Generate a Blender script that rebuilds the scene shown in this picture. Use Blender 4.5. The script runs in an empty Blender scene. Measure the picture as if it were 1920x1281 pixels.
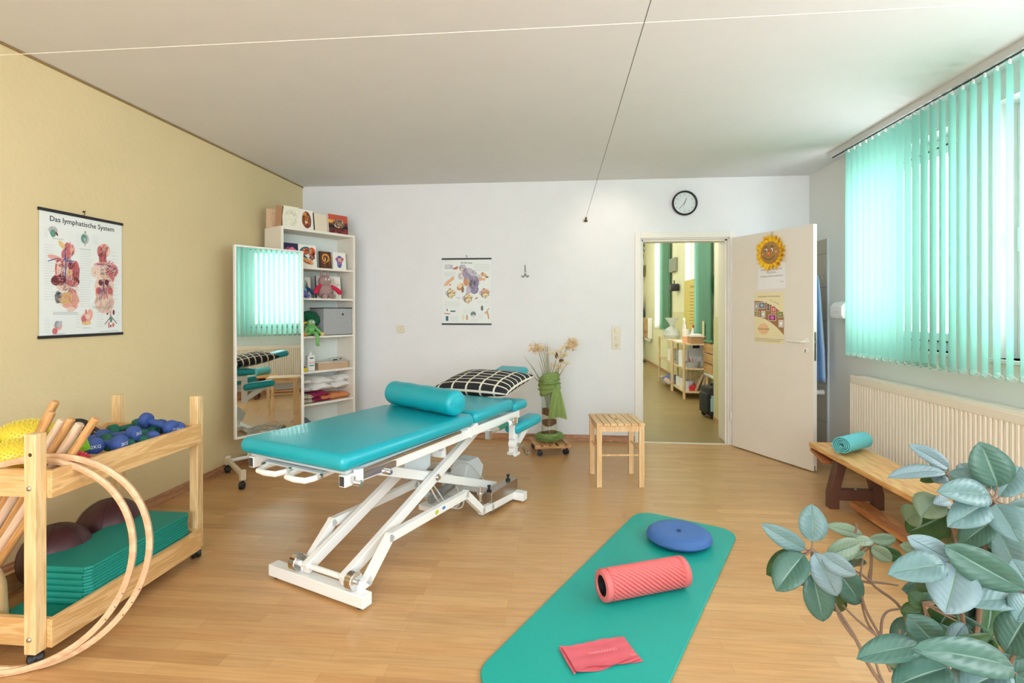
import bpy, bmesh, math, random
from mathutils import Vector, Matrix, Euler
S = bpy.context.scene
COL = S.collection
PI = math.pi
random.seed(7)
def R(d): return math.radians(d)

# ------------------------------------------------------------------ materials
def lin(c):
    return tuple((v/255/12.92 if v/255 <= .04045 else ((v/255+.055)/1.055)**2.4) for v in c)
_m = {}
def M(c, rough=.6, metal=0., bump=0., bs=40., var=0., vs=6., coat=0., trans=0., name=None, spec=.5):
    """procedural principled material from an sRGB colour"""
    key = (c, rough, metal, bump, bs, var, vs, coat, trans, name, spec)
    if key in _m: return _m[key]
    m = bpy.data.materials.new(name or 'surface'); m.use_nodes = True
    nt = m.node_tree; N = nt.nodes; L = nt.links
    b = N['Principled BSDF']
    b.inputs['Roughness'].default_value = rough
    b.inputs['Metallic'].default_value = metal
    b.inputs['Coat Weight'].default_value = coat
    b.inputs['Specular IOR Level'].default_value = spec
    base = (*lin(c), 1)
    tc = N.new('ShaderNodeTexCoord')
    n1 = N.new('ShaderNodeTexNoise'); n1.inputs['Scale'].default_value = vs; n1.inputs['Detail'].default_value = 3
    L.new(tc.outputs['Object'], n1.inputs['Vector'])
    mx = N.new('ShaderNodeMix'); mx.data_type = 'RGBA'
    v = var if var else .03
    mx.inputs[6].default_value = tuple(x*(1-v) for x in base[:3])+(1,)
    mx.inputs[7].default_value = tuple(min(1, x*(1+v)) for x in base[:3])+(1,)
    L.new(n1.outputs['Fac'], mx.inputs[0]); L.new(mx.outputs[2], b.inputs['Base Color'])
    if bump:
        n2 = N.new('ShaderNodeTexNoise'); n2.inputs['Scale'].default_value = bs; n2.inputs['Detail'].default_value = 4
        L.new(tc.outputs['Object'], n2.inputs['Vector'])
        bp = N.new('ShaderNodeBump'); bp.inputs['Strength'].default_value = bump; bp.inputs['Distance'].default_value = .01
        L.new(n2.outputs['Fac'], bp.inputs['Height']); L.new(bp.outputs[0], b.inputs['Normal'])
    if trans:
        t = N.new('ShaderNodeBsdfTranslucent'); ms = N.new('ShaderNodeMixShader'); ms.inputs[0].default_value = trans
        L.new(mx.outputs[2], t.inputs['Color'])
        out = N['Material Output']
        L.new(b.outputs[0], ms.inputs[1]); L.new(t.outputs[0], ms.inputs[2]); L.new(ms.outputs[0], out.inputs['Surface'])
    _m[key] = m
    return m

def wood(c1, c2, axis='X', scale=9., rough=.45, name='wood', dist=2.5, stretch=.12):
    key = ('w', c1, c2, axis, scale, rough, dist, stretch)
    if key in _m: return _m[key]
    m = bpy.data.materials.new(name); m.use_nodes = True
    nt = m.node_tree; N = nt.nodes; L = nt.links; b = N['Principled BSDF']
    b.inputs['Roughness'].default_value = rough
    tc = N.new('ShaderNodeTexCoord'); mp = N.new('ShaderNodeMapping')
    s = [1, 1, 1]; s['XYZ'.index(axis)] = stretch; mp.inputs['Scale'].default_value = s
    L.new(tc.outputs['Object'], mp.inputs['Vector'])
    w = N.new('ShaderNodeTexNoise'); w.inputs['Scale'].default_value = scale*2; w.inputs['Detail'].default_value = 3; w.inputs['Distortion'].default_value = dist*.3
    L.new(mp.outputs[0], w.inputs['Vector'])
    mu = N.new('ShaderNodeMath'); mu.operation = 'MULTIPLY'; mu.inputs[1].default_value = 9
    sn = N.new('ShaderNodeMath'); sn.operation = 'SINE'
    L.new(w.outputs['Fac'], mu.inputs[0]); mu2 = N.new('ShaderNodeMath'); mu2.operation = 'MULTIPLY'; mu2.inputs[1].default_value = 3
    L.new(mu.outputs[0], mu2.inputs[0]); L.new(mu2.outputs[0], sn.inputs[0])
    f = N.new('ShaderNodeTexNoise'); f.inputs['Scale'].default_value = scale*14; f.inputs['Detail'].default_value = 2
    L.new(mp.outputs[0], f.inputs['Vector'])
    ad = N.new('ShaderNodeMath'); ad.operation = 'MULTIPLY_ADD'; ad.inputs[1].default_value = .28; L.new(sn.outputs[0], ad.inputs[0])
    L.new(f.outputs['Fac'], ad.inputs[2])
    cr = N.new('ShaderNodeValToRGB'); cr.color_ramp.elements[0].position = .25; cr.color_ramp.elements[1].position = .8
    cr.color_ramp.elements[0].color = (*lin(c1), 1); cr.color_ramp.elements[1].color = (*lin(c2), 1)
    L.new(ad.outputs[0], cr.inputs[0]); L.new(cr.outputs[0], b.inputs['Base Color'])
    _m[key] = m
    return m

def floor_mat(name, c1, c2, c3, w, l, rough, rot=0.):
    m = bpy.data.materials.new(name); m.use_nodes = True
    nt = m.node_tree; N = nt.nodes; L = nt.links; b = N['Principled BSDF']
    tc = N.new('ShaderNodeTexCoord'); mp = N.new('ShaderNodeMapping'); mp.inputs['Rotation'].default_value = (0, 0, rot)
    L.new(tc.outputs['Object'], mp.inputs['Vector'])
    br = N.new('ShaderNodeTexBrick'); br.offset = .37; br.inputs['Scale'].default_value = 1
    br.inputs['Brick Width'].default_value = l; br.inputs['Row Height'].default_value = w
    br.inputs['Mortar Size'].default_value = .0006; br.inputs['Mortar Smooth'].default_value = .3; br.inputs['Bias'].default_value = 0
    br.inputs['Color1'].default_value = (*lin(c1), 1); br.inputs['Color2'].default_value = (*lin(c2), 1)
    br.inputs['Mortar'].default_value = (*lin(c3), 1)
    L.new(mp.outputs[0], br.inputs['Vector'])
    # second brick layer breaks up the repeat
    b2 = N.new('ShaderNodeTexBrick'); b2.offset = .61; b2.inputs['Scale'].default_value = 1
    b2.inputs['Brick Width'].default_value = l*1.7; b2.inputs['Row Height'].default_value = w
    b2.inputs['Mortar Size'].default_value = 0
    b2.inputs['Color1'].default_value = (.80, .79, .77, 1); b2.inputs['Color2'].default_value = (1, 1, 1, 1)
    L.new(mp.outputs[0], b2.inputs['Vector'])
    m1 = N.new('ShaderNodeMix'); m1.data_type = 'RGBA'; m1.blend_type = 'MULTIPLY'; m1.inputs[0].default_value = .8
    L.new(br.outputs['Color'], m1.inputs[6]); L.new(b2.outputs['Color'], m1.inputs[7])
    ms = N.new('ShaderNodeMapping'); ms.inputs['Scale'].default_value = (1.5, 22, 1); L.new(mp.outputs[0], ms.inputs['Vector'])
    g = N.new('ShaderNodeTexNoise'); g.inputs['Scale'].default_value = 3; g.inputs['Detail'].default_value = 6; g.inputs['Distortion'].default_value = .6
    L.new(ms.outputs[0], g.inputs['Vector'])
    cr = N.new('ShaderNodeValToRGB'); cr.color_ramp.elements[0].position = .3; cr.color_ramp.elements[1].position = .65
    cr.color_ramp.elements[0].color = (.70, .65, .58, 1); cr.color_ramp.elements[1].color = (1, 1, 1, 1)
    L.new(g.outputs['Fac'], cr.inputs[0])
    m2 = N.new('ShaderNodeMix'); m2.data_type = 'RGBA'; m2.blend_type = 'MULTIPLY'; m2.inputs[0].default_value = .55
    L.new(m1.outputs[2], m2.inputs[6]); L.new(cr.outputs[0], m2.inputs[7]); L.new(m2.outputs[2], b.inputs['Base Color'])
    b.inputs['Roughness'].default_value = rough
    return m

def glass_mat(name='window glass', tint=(1, 1, 1)):
    m = bpy.data.materials.new(name); m.use_nodes = True
    nt = m.node_tree; N = nt.nodes; L = nt.links; N.remove(N['Principled BSDF'])
    t = N.new('ShaderNodeBsdfTransparent'); t.inputs[0].default_value = (*tint, 1)
    g = N.new('ShaderNodeBsdfGlossy'); g.inputs['Roughness'].default_value = .02
    lw = N.new('ShaderNodeLayerWeight'); lw.inputs[0].default_value = .5
    pw = N.new('ShaderNodeMath'); pw.operation = 'POWER'; pw.inputs[1].default_value = 5; L.new(lw.outputs['Facing'], pw.inputs[0])
    ma = N.new('ShaderNodeMath'); ma.operation = 'MULTIPLY_ADD'; ma.inputs[1].default_value = .9; ma.inputs[2].default_value = .04; L.new(pw.outputs[0], ma.inputs[0])
    ms = N.new('ShaderNodeMixShader'); L.new(ma.outputs[0], ms.inputs[0]); L.new(t.outputs[0], ms.inputs[1]); L.new(g.outputs[0], ms.inputs[2])
    L.new(ms.outputs[0], N['Material Output'].inputs['Surface'])
    return m
GLASS = glass_mat()

def mirror_mat():
    m = bpy.data.materials.new('mirror glass'); m.use_nodes = True
    b = m.node_tree.nodes['Principled BSDF']; b.inputs['Metallic'].default_value = 1; b.inputs['Roughness'].default_value = .012
    b.inputs['Base Color'].default_value = (.88, .89, .86, 1)
    return m

def tile_mat(name, c1, c2, w, h):
    m = bpy.data.materials.new(name); m.use_nodes = True
    nt = m.node_tree; N = nt.nodes; L = nt.links; b = N['Principled BSDF']
    tc = N.new('ShaderNodeTexCoord'); mp = N.new('ShaderNodeMapping'); mp.inputs['Rotation'].default_value = (R(90), 0, R(90))
    sx = N.new('ShaderNodeSeparateXYZ'); cx = N.new('ShaderNodeCombineXYZ')
    L.new(tc.outputs['Object'], sx.inputs[0]); L.new(sx.outputs['Y'], cx.inputs['X']); L.new(sx.outputs['Z'], cx.inputs['Y'])
    br = N.new('ShaderNodeTexBrick'); br.offset = 0; br.inputs['Scale'].default_value = 1
    br.inputs['Brick Width'].default_value = w; br.inputs['Row Height'].default_value = h; br.inputs['Mortar Size'].default_value = .003
    br.inputs['Color1'].default_value = (*lin(c1), 1); br.inputs['Color2'].default_value = (*lin(c1), 1); br.inputs['Mortar'].default_value = (*lin(c2), 1)
    L.new(cx.outputs[0], br.inputs['Vector']); L.new(br.outputs['Color'], b.inputs['Base Color']); b.inputs['Roughness'].default_value = .25
    return m

# ------------------------------------------------------------------ mesh builder
class MB:
    def __init__(s): s.v = []; s.f = []; s.mi = []; s.T = Matrix.Identity(4)
    def _add(s, vs, fs, k=0):
        o = len(s.v); s.v += [tuple(s.T @ Vector(p)) for p in vs]; s.f += [tuple(i+o for i in f) for f in fs]; s.mi += [k]*len(fs); return s
    def box(s, x0, x1, y0, y1, z0, z1, k=0, rot=None, taper=None):
        vs = [(x, y, z) for z in (z0, z1) for y in (y0, y1) for x in (x0, x1)]
        if rot is not None:
            c = Vector(((x0+x1)/2, (y0+y1)/2, (z0+z1)/2)); q = Euler(rot).to_matrix()
            vs = [tuple(c + q @ (Vector(p)-c)) for p in vs]
        return s._add(vs, [(0, 2, 3, 1), (4, 5, 7, 6), (0, 1, 5, 4), (2, 6, 7, 3), (0, 4, 6, 2), (1, 3, 7, 5)], k)
    def rbox(s, x0, x1, y0, y1, z0, z1, r=.01, n=3, k=0):
        """rounded box (superellipsoid-like corners)"""
        bm = bmesh.new(); bmesh.ops.create_cube(bm, size=1)
        for v in bm.verts: v.co = Vector(((x0+x1)/2+v.co.x*(x1-x0), (y0+y1)/2+v.co.y*(y1-y0), (z0+z1)/2+v.co.z*(z1-z0)))
        bmesh.ops.bevel(bm, geom=bm.edges[:]+bm.verts[:], offset=r, segments=n, profile=.5, affect='EDGES')
        return s.bm(bm, k)
    def bm(s, bm, k=0):
        bm.verts.ensure_lookup_table(); bm.verts.index_update()
        s._add([tuple(v.co) for v in bm.verts], [tuple(v.index for v in f.verts) for f in bm.faces], k); bm.free(); return s
    def beam(s, p, q, w, h, up=(0, 0, 1), k=0):
        """square tube from p to q, w across, h along up"""
        p, q = Vector(p), Vector(q); d = (q-p).normalized(); u = Vector(up); u = (u-d*u.dot(d)).normalized(); r = d.cross(u)
        vs = [tuple(e + r*a*w/2 + u*b*h/2) for e in (p, q) for (a, b) in ((-1, -1), (1, -1), (1, 1), (-1, 1))]
        return s._add(vs, [(0, 1, 2, 3), (7, 6, 5, 4), (0, 4, 5, 1), (1, 5, 6, 2), (2, 6, 7, 3), (3, 7, 4, 0)], k)
    def cyl(s, p, q, r0, r1=None, n=20, k=0, caps=True):
        p, q = Vector(p), Vector(q); r1 = r0 if r1 is None else r1
        d = (q-p).normalized(); a = d.orthogonal().normalized(); b = d.cross(a)
        vs = []
        for c, r in ((p, r0), (q, r1)):
            for i in range(n):
                t = 2*PI*i/n; vs.append(tuple(c + a*r*math.cos(t) + b*r*math.sin(t)))
        fs = [(i, (i+1) % n, n+(i+1) % n, n+i) for i in range(n)]
        if caps: fs += [tuple(range(n-1, -1, -1)), tuple(range(n, 2*n))]
        return s._add(vs, fs, k)
    def tube(s, pts, r, n=10, k=0, closed=False, caps=True):
        pts = [Vector(p) for p in pts]; m = len(pts); rr = r if isinstance(r, (list, tuple)) else [r]*m
        vs = []; prev = None
        for i, p in enumerate(pts):
            if closed: d = pts[(i+1) % m]-pts[i-1]
            else: d = pts[min(i+1, m-1)]-pts[max(i-1, 0)]
            d.normalize()
            if prev is None: a = d.orthogonal().normalized()
            else:
                a = prev-d*prev.dot(d)
                a = a.normalized() if a.length > 1e-6 else d.orthogonal().normalized()
            prev = a; b = d.cross(a)
            for j in range(n):
                t = 2*PI*j/n; vs.append(tuple(p+a*rr[i]*math.cos(t)+b*rr[i]*math.sin(t)))
        fs = []
        for i in range(m if closed else m-1):
            i2 = (i+1) % m
            for j in range(n): fs.append((i*n+j, i*n+(j+1) % n, i2*n+(j+1) % n, i2*n+j))
        if not closed and caps: fs += [tuple(range(n-1, -1, -1)), tuple((m-1)*n+j for j in range(n))]
        return s._add(vs, fs, k)
    def lathe(s, prof, o=(0, 0, 0), axis=(0, 0, 1), n=28, k=0, ring=False):
        o = Vector(o); d = Vector(axis).normalized(); a = d.orthogonal().normalized(); b = d.cross(a); vs = []; fs = []
        for (r, h) in prof:
            for j in range(n):
                t = 2*PI*j/n; vs.append(tuple(o+d*h+(a*math.cos(t)+b*math.sin(t))*max(r, 1e-5)))
        for i in range(len(prof)-1):
            for j in range(n): fs.append((i*n+j, i*n+(j+1) % n, (i+1)*n+(j+1) % n, (i+1)*n+j))
        if ring:
            l = len(prof)-1; fs += [(l*n+j, l*n+(j+1) % n, (j+1) % n, j) for j in range(n)]; return s._add(vs, fs, k)
        if prof[0][0] > 1e-4: fs.append(tuple(range(n-1, -1, -1)))
        if prof[-1][0] > 1e-4: fs.append(tuple((len(prof)-1)*n+j for j in range(n)))
        return s._add(vs, fs, k)
    def ball(s, c, r, k=0, n=16, m=10, sc=(1, 1, 1), rot=None):
        vs = []; q = Euler(rot).to_matrix() if rot else Matrix.Identity(3)
        for i in range(m+1):
            ph = PI*i/m
            for j in range(n):
                t = 2*PI*j/n
                p = q @ Vector((math.sin(ph)*math.cos(t)*r*sc[0], math.sin(ph)*math.sin(t)*r*sc[1], math.cos(ph)*r*sc[2])); vs.append(tuple(Vector(c)+p))
        fs = [(i*n+j, (i+1)*n+j, (i+1)*n+(j+1) % n, i*n+(j+1) % n) for i in range(m) for j in range(n)]
        return s._add(vs, fs, k)
    def prism(s, poly, h0, h1, plane='XY', k=0):
        """extrude a 2D polygon; plane gives which axes the 2D coords use"""
        ax = {'XY': (0, 1, 2), 'XZ': (0, 2, 1), 'YZ': (1, 2, 0)}[plane]; n = len(poly); vs = []
        for h in (h0, h1):
            for (a, b) in poly:
                p = [0, 0, 0]; p[ax[0]] = a; p[ax[1]] = b; p[ax[2]] = h; vs.append(tuple(p))
        fs = [tuple(range(n-1, -1, -1)), tuple(range(n, 2*n))] + [(i, (i+1) % n, n+(i+1) % n, n+i) for i in range(n)]
        return s._add(vs, fs, k)
    def flat(s, poly, y, k=0):
        """flat print: polygon in x,z at depth y, facing -y"""
        return s._add([(a, y, b) for a, b in poly], [tuple(range(len(poly)))], k)
    def text(s, txt, size, at, k=0, italic=0., align='CENTER', y=None, wide=1., bold=0.):
        cu = bpy.data.curves.new('lettering', 'FONT'); cu.body = txt; cu.size = size; cu.align_x = align; cu.shear = italic; cu.resolution_u = 2; cu.offset = bold*size
        o = bpy.data.objects.new('lettering', cu); COL.objects.link(o)
        dg = bpy.context.evaluated_depsgraph_get(); me = bpy.data.meshes.new_from_object(o.evaluated_get(dg))
        s._add([(at[0]+v.co.x*wide, y, at[1]+v.co.y) for v in me.vertices], [tuple(p.vertices) for p in me.polygons], k)
        bpy.data.objects.remove(o); bpy.data.curves.remove(cu); bpy.data.meshes.remove(me); return s
    def build(s, name, mats, parent=None, smooth=True, bevel=0, loc=None, rot=None, fix=True):
        me = bpy.data.meshes.new(name); me.from_pydata(s.v, [], s.f)
        if not isinstance(mats, (list, tuple)): mats = [mats]
        for m in mats: me.materials.append(m)
        if len(mats) > 1: me.polygons.foreach_set('material_index', s.mi)
        me.update()
        if fix:
            bm = bmesh.new(); bm.from_mesh(me); bmesh.ops.recalc_face_normals(bm, faces=bm.faces); bm.to_mesh(me); bm.free()
        if smooth:
            me.polygons.foreach_set('use_smooth', [True]*len(me.polygons)); me.set_sharp_from_angle(angle=R(38))
        o = bpy.data.objects.new(name, me); COL.objects.link(o)
        if parent: o.parent = parent
        if loc: o.location = loc
        if rot: o.rotation_euler = rot
        if bevel:
            b = o.modifiers.new('edge', 'BEVEL'); b.width = bevel; b.segments = 2; b.limit_method = 'ANGLE'; b.angle_limit = R(40); b.harden_normals = False
        return o

def tag(o, label, cat, group=None, kind=None):
    o['label'] = label; o['category'] = cat
    if group: o['group'] = group
    if kind: o['kind'] = kind
    return o
def thing(name, label, cat, loc=(0, 0, 0), rz=0, group=None, rot=None):
    o = bpy.data.objects.new(name, None); COL.objects.link(o); o.location = loc; o.rotation_euler = rot or (0, 0, rz); o.empty_display_size = .05
    return tag(o, label, cat, group)
def struct(o): o['kind'] = 'structure'; return o
def dup(root, loc, rot, label=None):
    r = root.copy(); COL.objects.link(r); r.location = loc; r.rotation_euler = rot
    if label: r['label'] = label
    for ch in root.children:
        c = ch.copy(); COL.objects.link(c); c.parent = r
        for g in ch.children:
            d = g.copy(); COL.objects.link(d); d.parent = c
    return r
def ell(cx, cy, rx, ry=None, rot=0, n=18):
    ry = ry or rx; c, s_ = math.cos(rot), math.sin(rot)
    return [(cx+rx*math.cos(t)*c-ry*math.sin(t)*s_, cy+rx*math.cos(t)*s_+ry*math.sin(t)*c) for t in [2*PI*i/n for i in range(n)]]
def rect(x0, x1, z0, z1): return [(x0, z0), (x1, z0), (x1, z1), (x0, z1)]
def band(p, q, w):
    d = Vector((q[0]-p[0], q[1]-p[1])); n = Vector((-d.y, d.x)).normalized()*w/2
    return [(p[0]+n.x, p[1]+n.y), (p[0]-n.x, p[1]-n.y), (q[0]-n.x, q[1]-n.y), (q[0]+n.x, q[1]+n.y)]

WHITE = M((238, 237, 232), .35, name='white paint')
STEEL = M((190, 190, 186), .28, 1., name='steel')
CHROME = M((215, 215, 215), .12, 1., name='chrome')
BLACK = M((28, 28, 30), .45, name='black plastic')
TEALV = M((8, 163, 178), .34, bump=.06, bs=260, name='teal vinyl', coat=.08)
CREAM = M((226, 214, 188), .35, name='cream enamel')
PINE = wood((208, 164, 106), (230, 192, 136), 'Y', 9, name='pine')
PINEX = wood((208, 164, 106), (230, 192, 136), 'X', 9, name='pine')
PINEZ = wood((216, 182, 128), (232, 204, 154), 'Z', 9, name='pine')
# ------------------------------------------------------------------ the room
XL, XR, YB, YR, ZC = -2.67, 2.36, 5.19, -2.6, 2.58
WALLW = M((232, 233, 236), .85, bump=.12, bs=60, name='white wall paint')
WALLR = M((226, 227, 224), .85, bump=.12, bs=60, name='white wall paint right')
WALLY = M((222, 204, 159), .85, bump=.22, bs=38, var=.05, vs=2.5, name='yellow plaster')
CEIL = M((226, 226, 226), .9, bump=.04, bs=50, name='ceiling paint')
FLOOR = floor_mat('beech laminate', (218, 175, 121), (203, 156, 103), (172, 127, 84), .066, .62, .3)
FLOORC = floor_mat('olive laminate', (172, 148, 98), (156, 132, 84), (110, 92, 58), .19, 1.3, .35)
SKIRT = wood((164, 116, 84), (196, 148, 112), 'Y', 14, .4, name='skirting wood')
SKIRTX = wood((164, 116, 84), (196, 148, 112), 'X', 14, .4, name='skirting wood')
DOORP = M((236, 228, 218), .4, name='door paint', bump=.02, bs=30)
FRAMEP = M((236, 232, 224), .4, name='frame paint')
PLAST = M((240, 242, 244), .3, name='window plastic')

struct(MB().box(XL-.2, XR+.2, YR-.2, YB, -.06, 0).build('floor', FLOOR, smooth=False))
struct(MB().box(XL-.2, XR+.2, YR-.2, YB+.29, ZC, ZC+.08).build('ceiling', CEIL, smooth=False))
struct(MB().box(XL-.2, XL, YR-.2, YB+.29, 0, ZC).build('wall_left', WALLY, smooth=False))
DX0, DX1, DZ = .783, 1.622, 2.0
m = MB(); m.box(XL, DX0, YB, YB+.29, 0, ZC); m.box(DX1, XR+.2, YB, YB+.29, 0, ZC); m.box(DX0, DX1, YB, YB+.29, DZ, ZC)
struct(m.build('wall_back', WALLW, smooth=False))
# right wall with three window openings
WINS = [(3.37, 4.30), (1.95, 3.08), (.2, 1.55)]; WZ0, WZ1 = 1.03, 2.42
m = MB(); ys = [YR-.2] + [v for w in sorted(WINS) for v in w] + [YB]
for i in range(0, len(ys), 2): m.box(XR, XR+.26, ys[i], ys[i+1], 0, ZC)
for a, b in WINS: m.box(XR, XR+.26, a, b, 0, WZ0); m.box(XR, XR+.26, a, b, WZ1, ZC)
struct(m.build('wall_right', WALLR, smooth=False))
RX0, RX1, RZ0, RZ1 = -2.0, 1.6, .75, 2.4
m = MB(); m.box(XL, RX0, YR-.2, YR, 0, ZC); m.box(RX1, XR, YR-.2, YR, 0, ZC); m.box(RX0, RX1, YR-.2, YR, 0, RZ0); m.box(RX0, RX1, YR-.2, YR, RZ1, ZC)
struct(m.build('wall_rear', WALLW, smooth=False))
# skirting boards
m = MB(); m.box(XL, XL+.015, YR, YB, 0, .052); m.box(XL, XL+.009, YR, YB, .052, .064)
struct(m.build('baseboard_left', SKIRT, bevel=.002))
m = MB(); m.box(XL+.015, .727, YB-.015, YB, 0, .052); m.box(XL+.015, .727, YB-.009, YB, .052, .064); m.box(1.69, XR, YB-.015, YB, 0, .06)
struct(m.build('baseboard_back', SKIRTX, bevel=.002))
m = MB(); m.box(XR-.015, XR, YR, YB-.015, 0, .06)
struct(m.build('baseboard_right', SKIRT, bevel=.002))
# thin dark ochre trim along the left ceiling edge
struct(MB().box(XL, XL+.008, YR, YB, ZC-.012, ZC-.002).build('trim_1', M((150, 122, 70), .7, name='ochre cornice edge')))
# windows
def window(i, y0, y1, z0, z1):
    fx = XR+.125
    m = MB(); t = .055
    m.box(fx, fx+.07, y0, y0+t, z0, z1); m.box(fx, fx+.07, y1-t, y1, z0, z1); m.box(fx, fx+.07, y0+t, y1-t, z0, z0+t); m.box(fx, fx+.07, y0+t, y1-t, z1-t, z1)
    o = struct(m.build('window_%d' % i, PLAST, bevel=.004)); a, b, c, d = y0+t, y1-t, z0+t, z1-t
    g = MB(); q = .008
    for r in ((a, a+q, c, d), (b-q, b, c, d), (a+q, b-q, c, c+q), (a+q, b-q, d-q, d)): g.box(fx-.012, fx-.004, r[0], r[1], r[2], r[3])
    g.build('gasket', BLACK, o)
    s_ = MB(); t = .06
    s_.box(fx-.01, fx+.05, a+q, a+t, c+q, d-q); s_.box(fx-.01, fx+.05, b-t, b-q, c+q, d-q); s_.box(fx-.01, fx+.05, a+t, b-t, c+q, c+t); s_.box(fx-.01, fx+.05, a+t, b-t, d-t, d-q)
    s_.build('sash', PLAST, o, bevel=.004)
    MB().box(fx+.015, fx+.02, a+t, b-t, c+t, d-t).build('pane', GLASS, o)
    h = MB(); zc = (z0+z1)/2; yy = y1-.055-.03
    h.box(fx-.022, fx-.01, yy-.014, yy+.014, zc-.035, zc+.035); h.cyl((fx-.01, yy, zc), (fx-.05, yy, zc), .008); h.box(fx-.062, fx-.042, yy-.012, yy+.012, zc-.12, zc+.012)
    h.build('window_handle', PLAST, o, bevel=.004)
    MB().box(XR-.02, fx, y0-.02, y1+.02, z0-.022, z0).build('window_sill', M((222, 224, 220), .4, name='sill'), o, bevel=.004)
for i, (a, b) in enumerate(WINS): window(i+1, a, b, WZ0, WZ1)
# door lining and casings
m = MB(); c = .056
for x0, x1 in ((DX0-c, DX0), (DX1, DX1+c)): m.box(x0, x1, YB-.016, YB, 0, DZ+c)
m.box(DX0, DX1, YB-.016, YB, DZ, DZ+c)
m.box(DX0, DX0+.012, YB, YB+.30, 0, DZ); m.box(DX1-.012, DX1, YB, YB+.30, 0, DZ); m.box(DX0, DX1, YB, YB+.30, DZ-.012, DZ)
m.box(DX0+.012, DX0+.03, YB+.03, YB+.045, 0, DZ-.012); m.box(DX1-.03, DX1-.012, YB+.03, YB+.045, 0, DZ-.012); m.box(DX0+.012, DX1-.012, YB+.03, YB+.045, DZ-.03, DZ-.012)
struct(m.build('trim_2', FRAMEP, bevel=.002))
struct(MB().box(DX0, DX1, YB-.018, YB+.018, 0, .006).build('trim_3', M((226, 220, 205), .35, name='threshold strip')))
# open door leaf: local x along the leaf from hinge, local y is thickness (visible face at y=0 facing -y)
da = math.atan2(4.342-5.124, 2.012-1.631)
door = MB().box(0, .862, 0, .04, .008, 1.985).build('door_1', DOORP, bevel=.002, loc=(1.631, 5.124, 0), rot=(0, 0, da)); struct(door)
# the visible face looks towards -x -y of the room: local -y
h = MB(); h.cyl((.795, 0, 1.04), (.795, -.008, 1.04), .026, n=24); h.cyl((.795, -.008, 1.04), (.795, -.05, 1.04), .010)
h.tube([(.795, -.048, 1.04), (.77, -.052, 1.04), (.72, -.052, 1.042), (.66, -.048, 1.043)], [.011, .011, .010, .009]); h.build('door_handle', M((240, 236, 226), .3, name='cream handle'), door)
h = MB(); h.cyl((.795, 0, .965), (.795, -.007, .965), .026, n=24); h.build('keyhole_plate', M((240, 236, 226), .3, name='cream handle'), door)
MB().prism(ell(.795, .972, .005)+[], -.0085, -.0072, 'XZ').box(.792, .798, -.0085, -.0072, .95, .972).build('keyhole', BLACK, door)
h = MB(); h.box(.8615, .8635, .01, .03, .89, 1.12); h.build('lock_plate', M((150, 140, 110), .35, .9, name='brass plate'), door)
MB().box(.863, .867, .013, .027, 1.03, 1.05).build('latch', CHROME, door)
for z0 in (.25, 1.65):
    MB().cyl((-.008, -.006, z0), (-.008, -.006, z0+.08), .008).build('hinge', WHITE, door)
MB().box(.8622, .8632, .012, .02, .008, .05).build('bottom_seal', BLACK, door)

# tiled strip of wall behind the door
t = MB().box(XR-.012, XR-.001, 4.83, YB-.016, 0, 1.93).build('trim_4', tile_mat('wall tiles', (176, 168, 150), (130, 124, 112), .3, .3)); struct(t)
struct(MB().box(XR-.016, XR-.001, 4.815, 4.83, 0, 1.935).build('trim_5', M((215, 222, 226), .3, name='tile edge strip')))

# corridor beyond the door
CG = M((222, 220, 188), .85, bump=.05, bs=60, name='pale green wall'); CW = M((222, 216, 192), .85, name='cream wall')
struct(MB().box(-.6, 2.5, YB, 14.2, -.06, -.001).build('floor_corridor', FLOORC, smooth=False))
struct(MB().box(-.6, 2.5, YB+.29, 14.2, 3.4, 3.48).build('ceiling_corridor', CEIL, smooth=False))
struct(MB().box(-.1, .2, YB+.29, 14.2, 0, 3.4).build('wall_corridor_left', CG, smooth=False))
CX = 2.2
CW_WINS = [(8.55, 9.43), (11.3, 12.39)]
m = MB(); ys = [6.3, 8.0, 9.43, 11.2, 12.39, 14.0]
m.box(CX, CX+.3, 6.3, 8.30, 0, 3.4); m.box(CX, CX+.3, 9.43, 11.2, 0, 3.4); m.box(CX, CX+.3, 12.39, 14.2, 0, 3.4)
for a, b in ((8.30, 9.43), (11.2, 12.39)): m.box(CX, CX+.3, a, b, 0, .92); m.box(CX, CX+.3, a, b, 3.2, 3.4)
struct(m.build('wall_corridor_right', CG, smooth=False))
struct(MB().box(1.80, CX+.3, YB+.29, 6.3, 0, 3.4).build('wall_corridor_near', CW, smooth=False))
struct(MB().box(-.1, 2.5, 14.0, 14.2, 0, 3.4).build('wall_corridor_end', CW, smooth=False))
m = MB(); m.box(CX-.012, CX, 6.3, 14, 0, .05); m.box(1.788, 1.80, YB+.3, 6.3, 0, .05); m.box(1.8, CX-.012, 6.3, 6.312, 0, .05)
struct(m.build('baseboard_corridor', SKIRT))
struct(MB().box(CX-.006, CX-.001, 9.45, 10.98, 0, 1.27).build('trim_6', M((206, 202, 158), .7, name='green dado paint')))
struct(MB().box(1.792, 1.7995, YB+.31, 6.298, .05, 1.22).build('trim_7', M((206, 202, 158), .7, name='green dado paint')))
for i, (a, b) in enumerate(((8.30, 9.43), (11.2, 12.39))):
    m = MB(); x = CX+.12
    for r in ((a, a+.05, .92, 3.2), (b-.05, b, .92, 3.2), (a+.05, b-.05, .92, .97), (a+.05, b-.05, 3.15, 3.2)): m.box(x, x+.06, *r)
    o = struct(m.build('window_%d' % (i+4), PLAST)); MB().box(x+.02, x+.025, a+.05, b-.05, .97, 3.15).build('pane', GLASS, o)
    MB().box(CX-.02, x, a, b, .9, .92).build('window_sill', PLAST, o)

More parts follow.
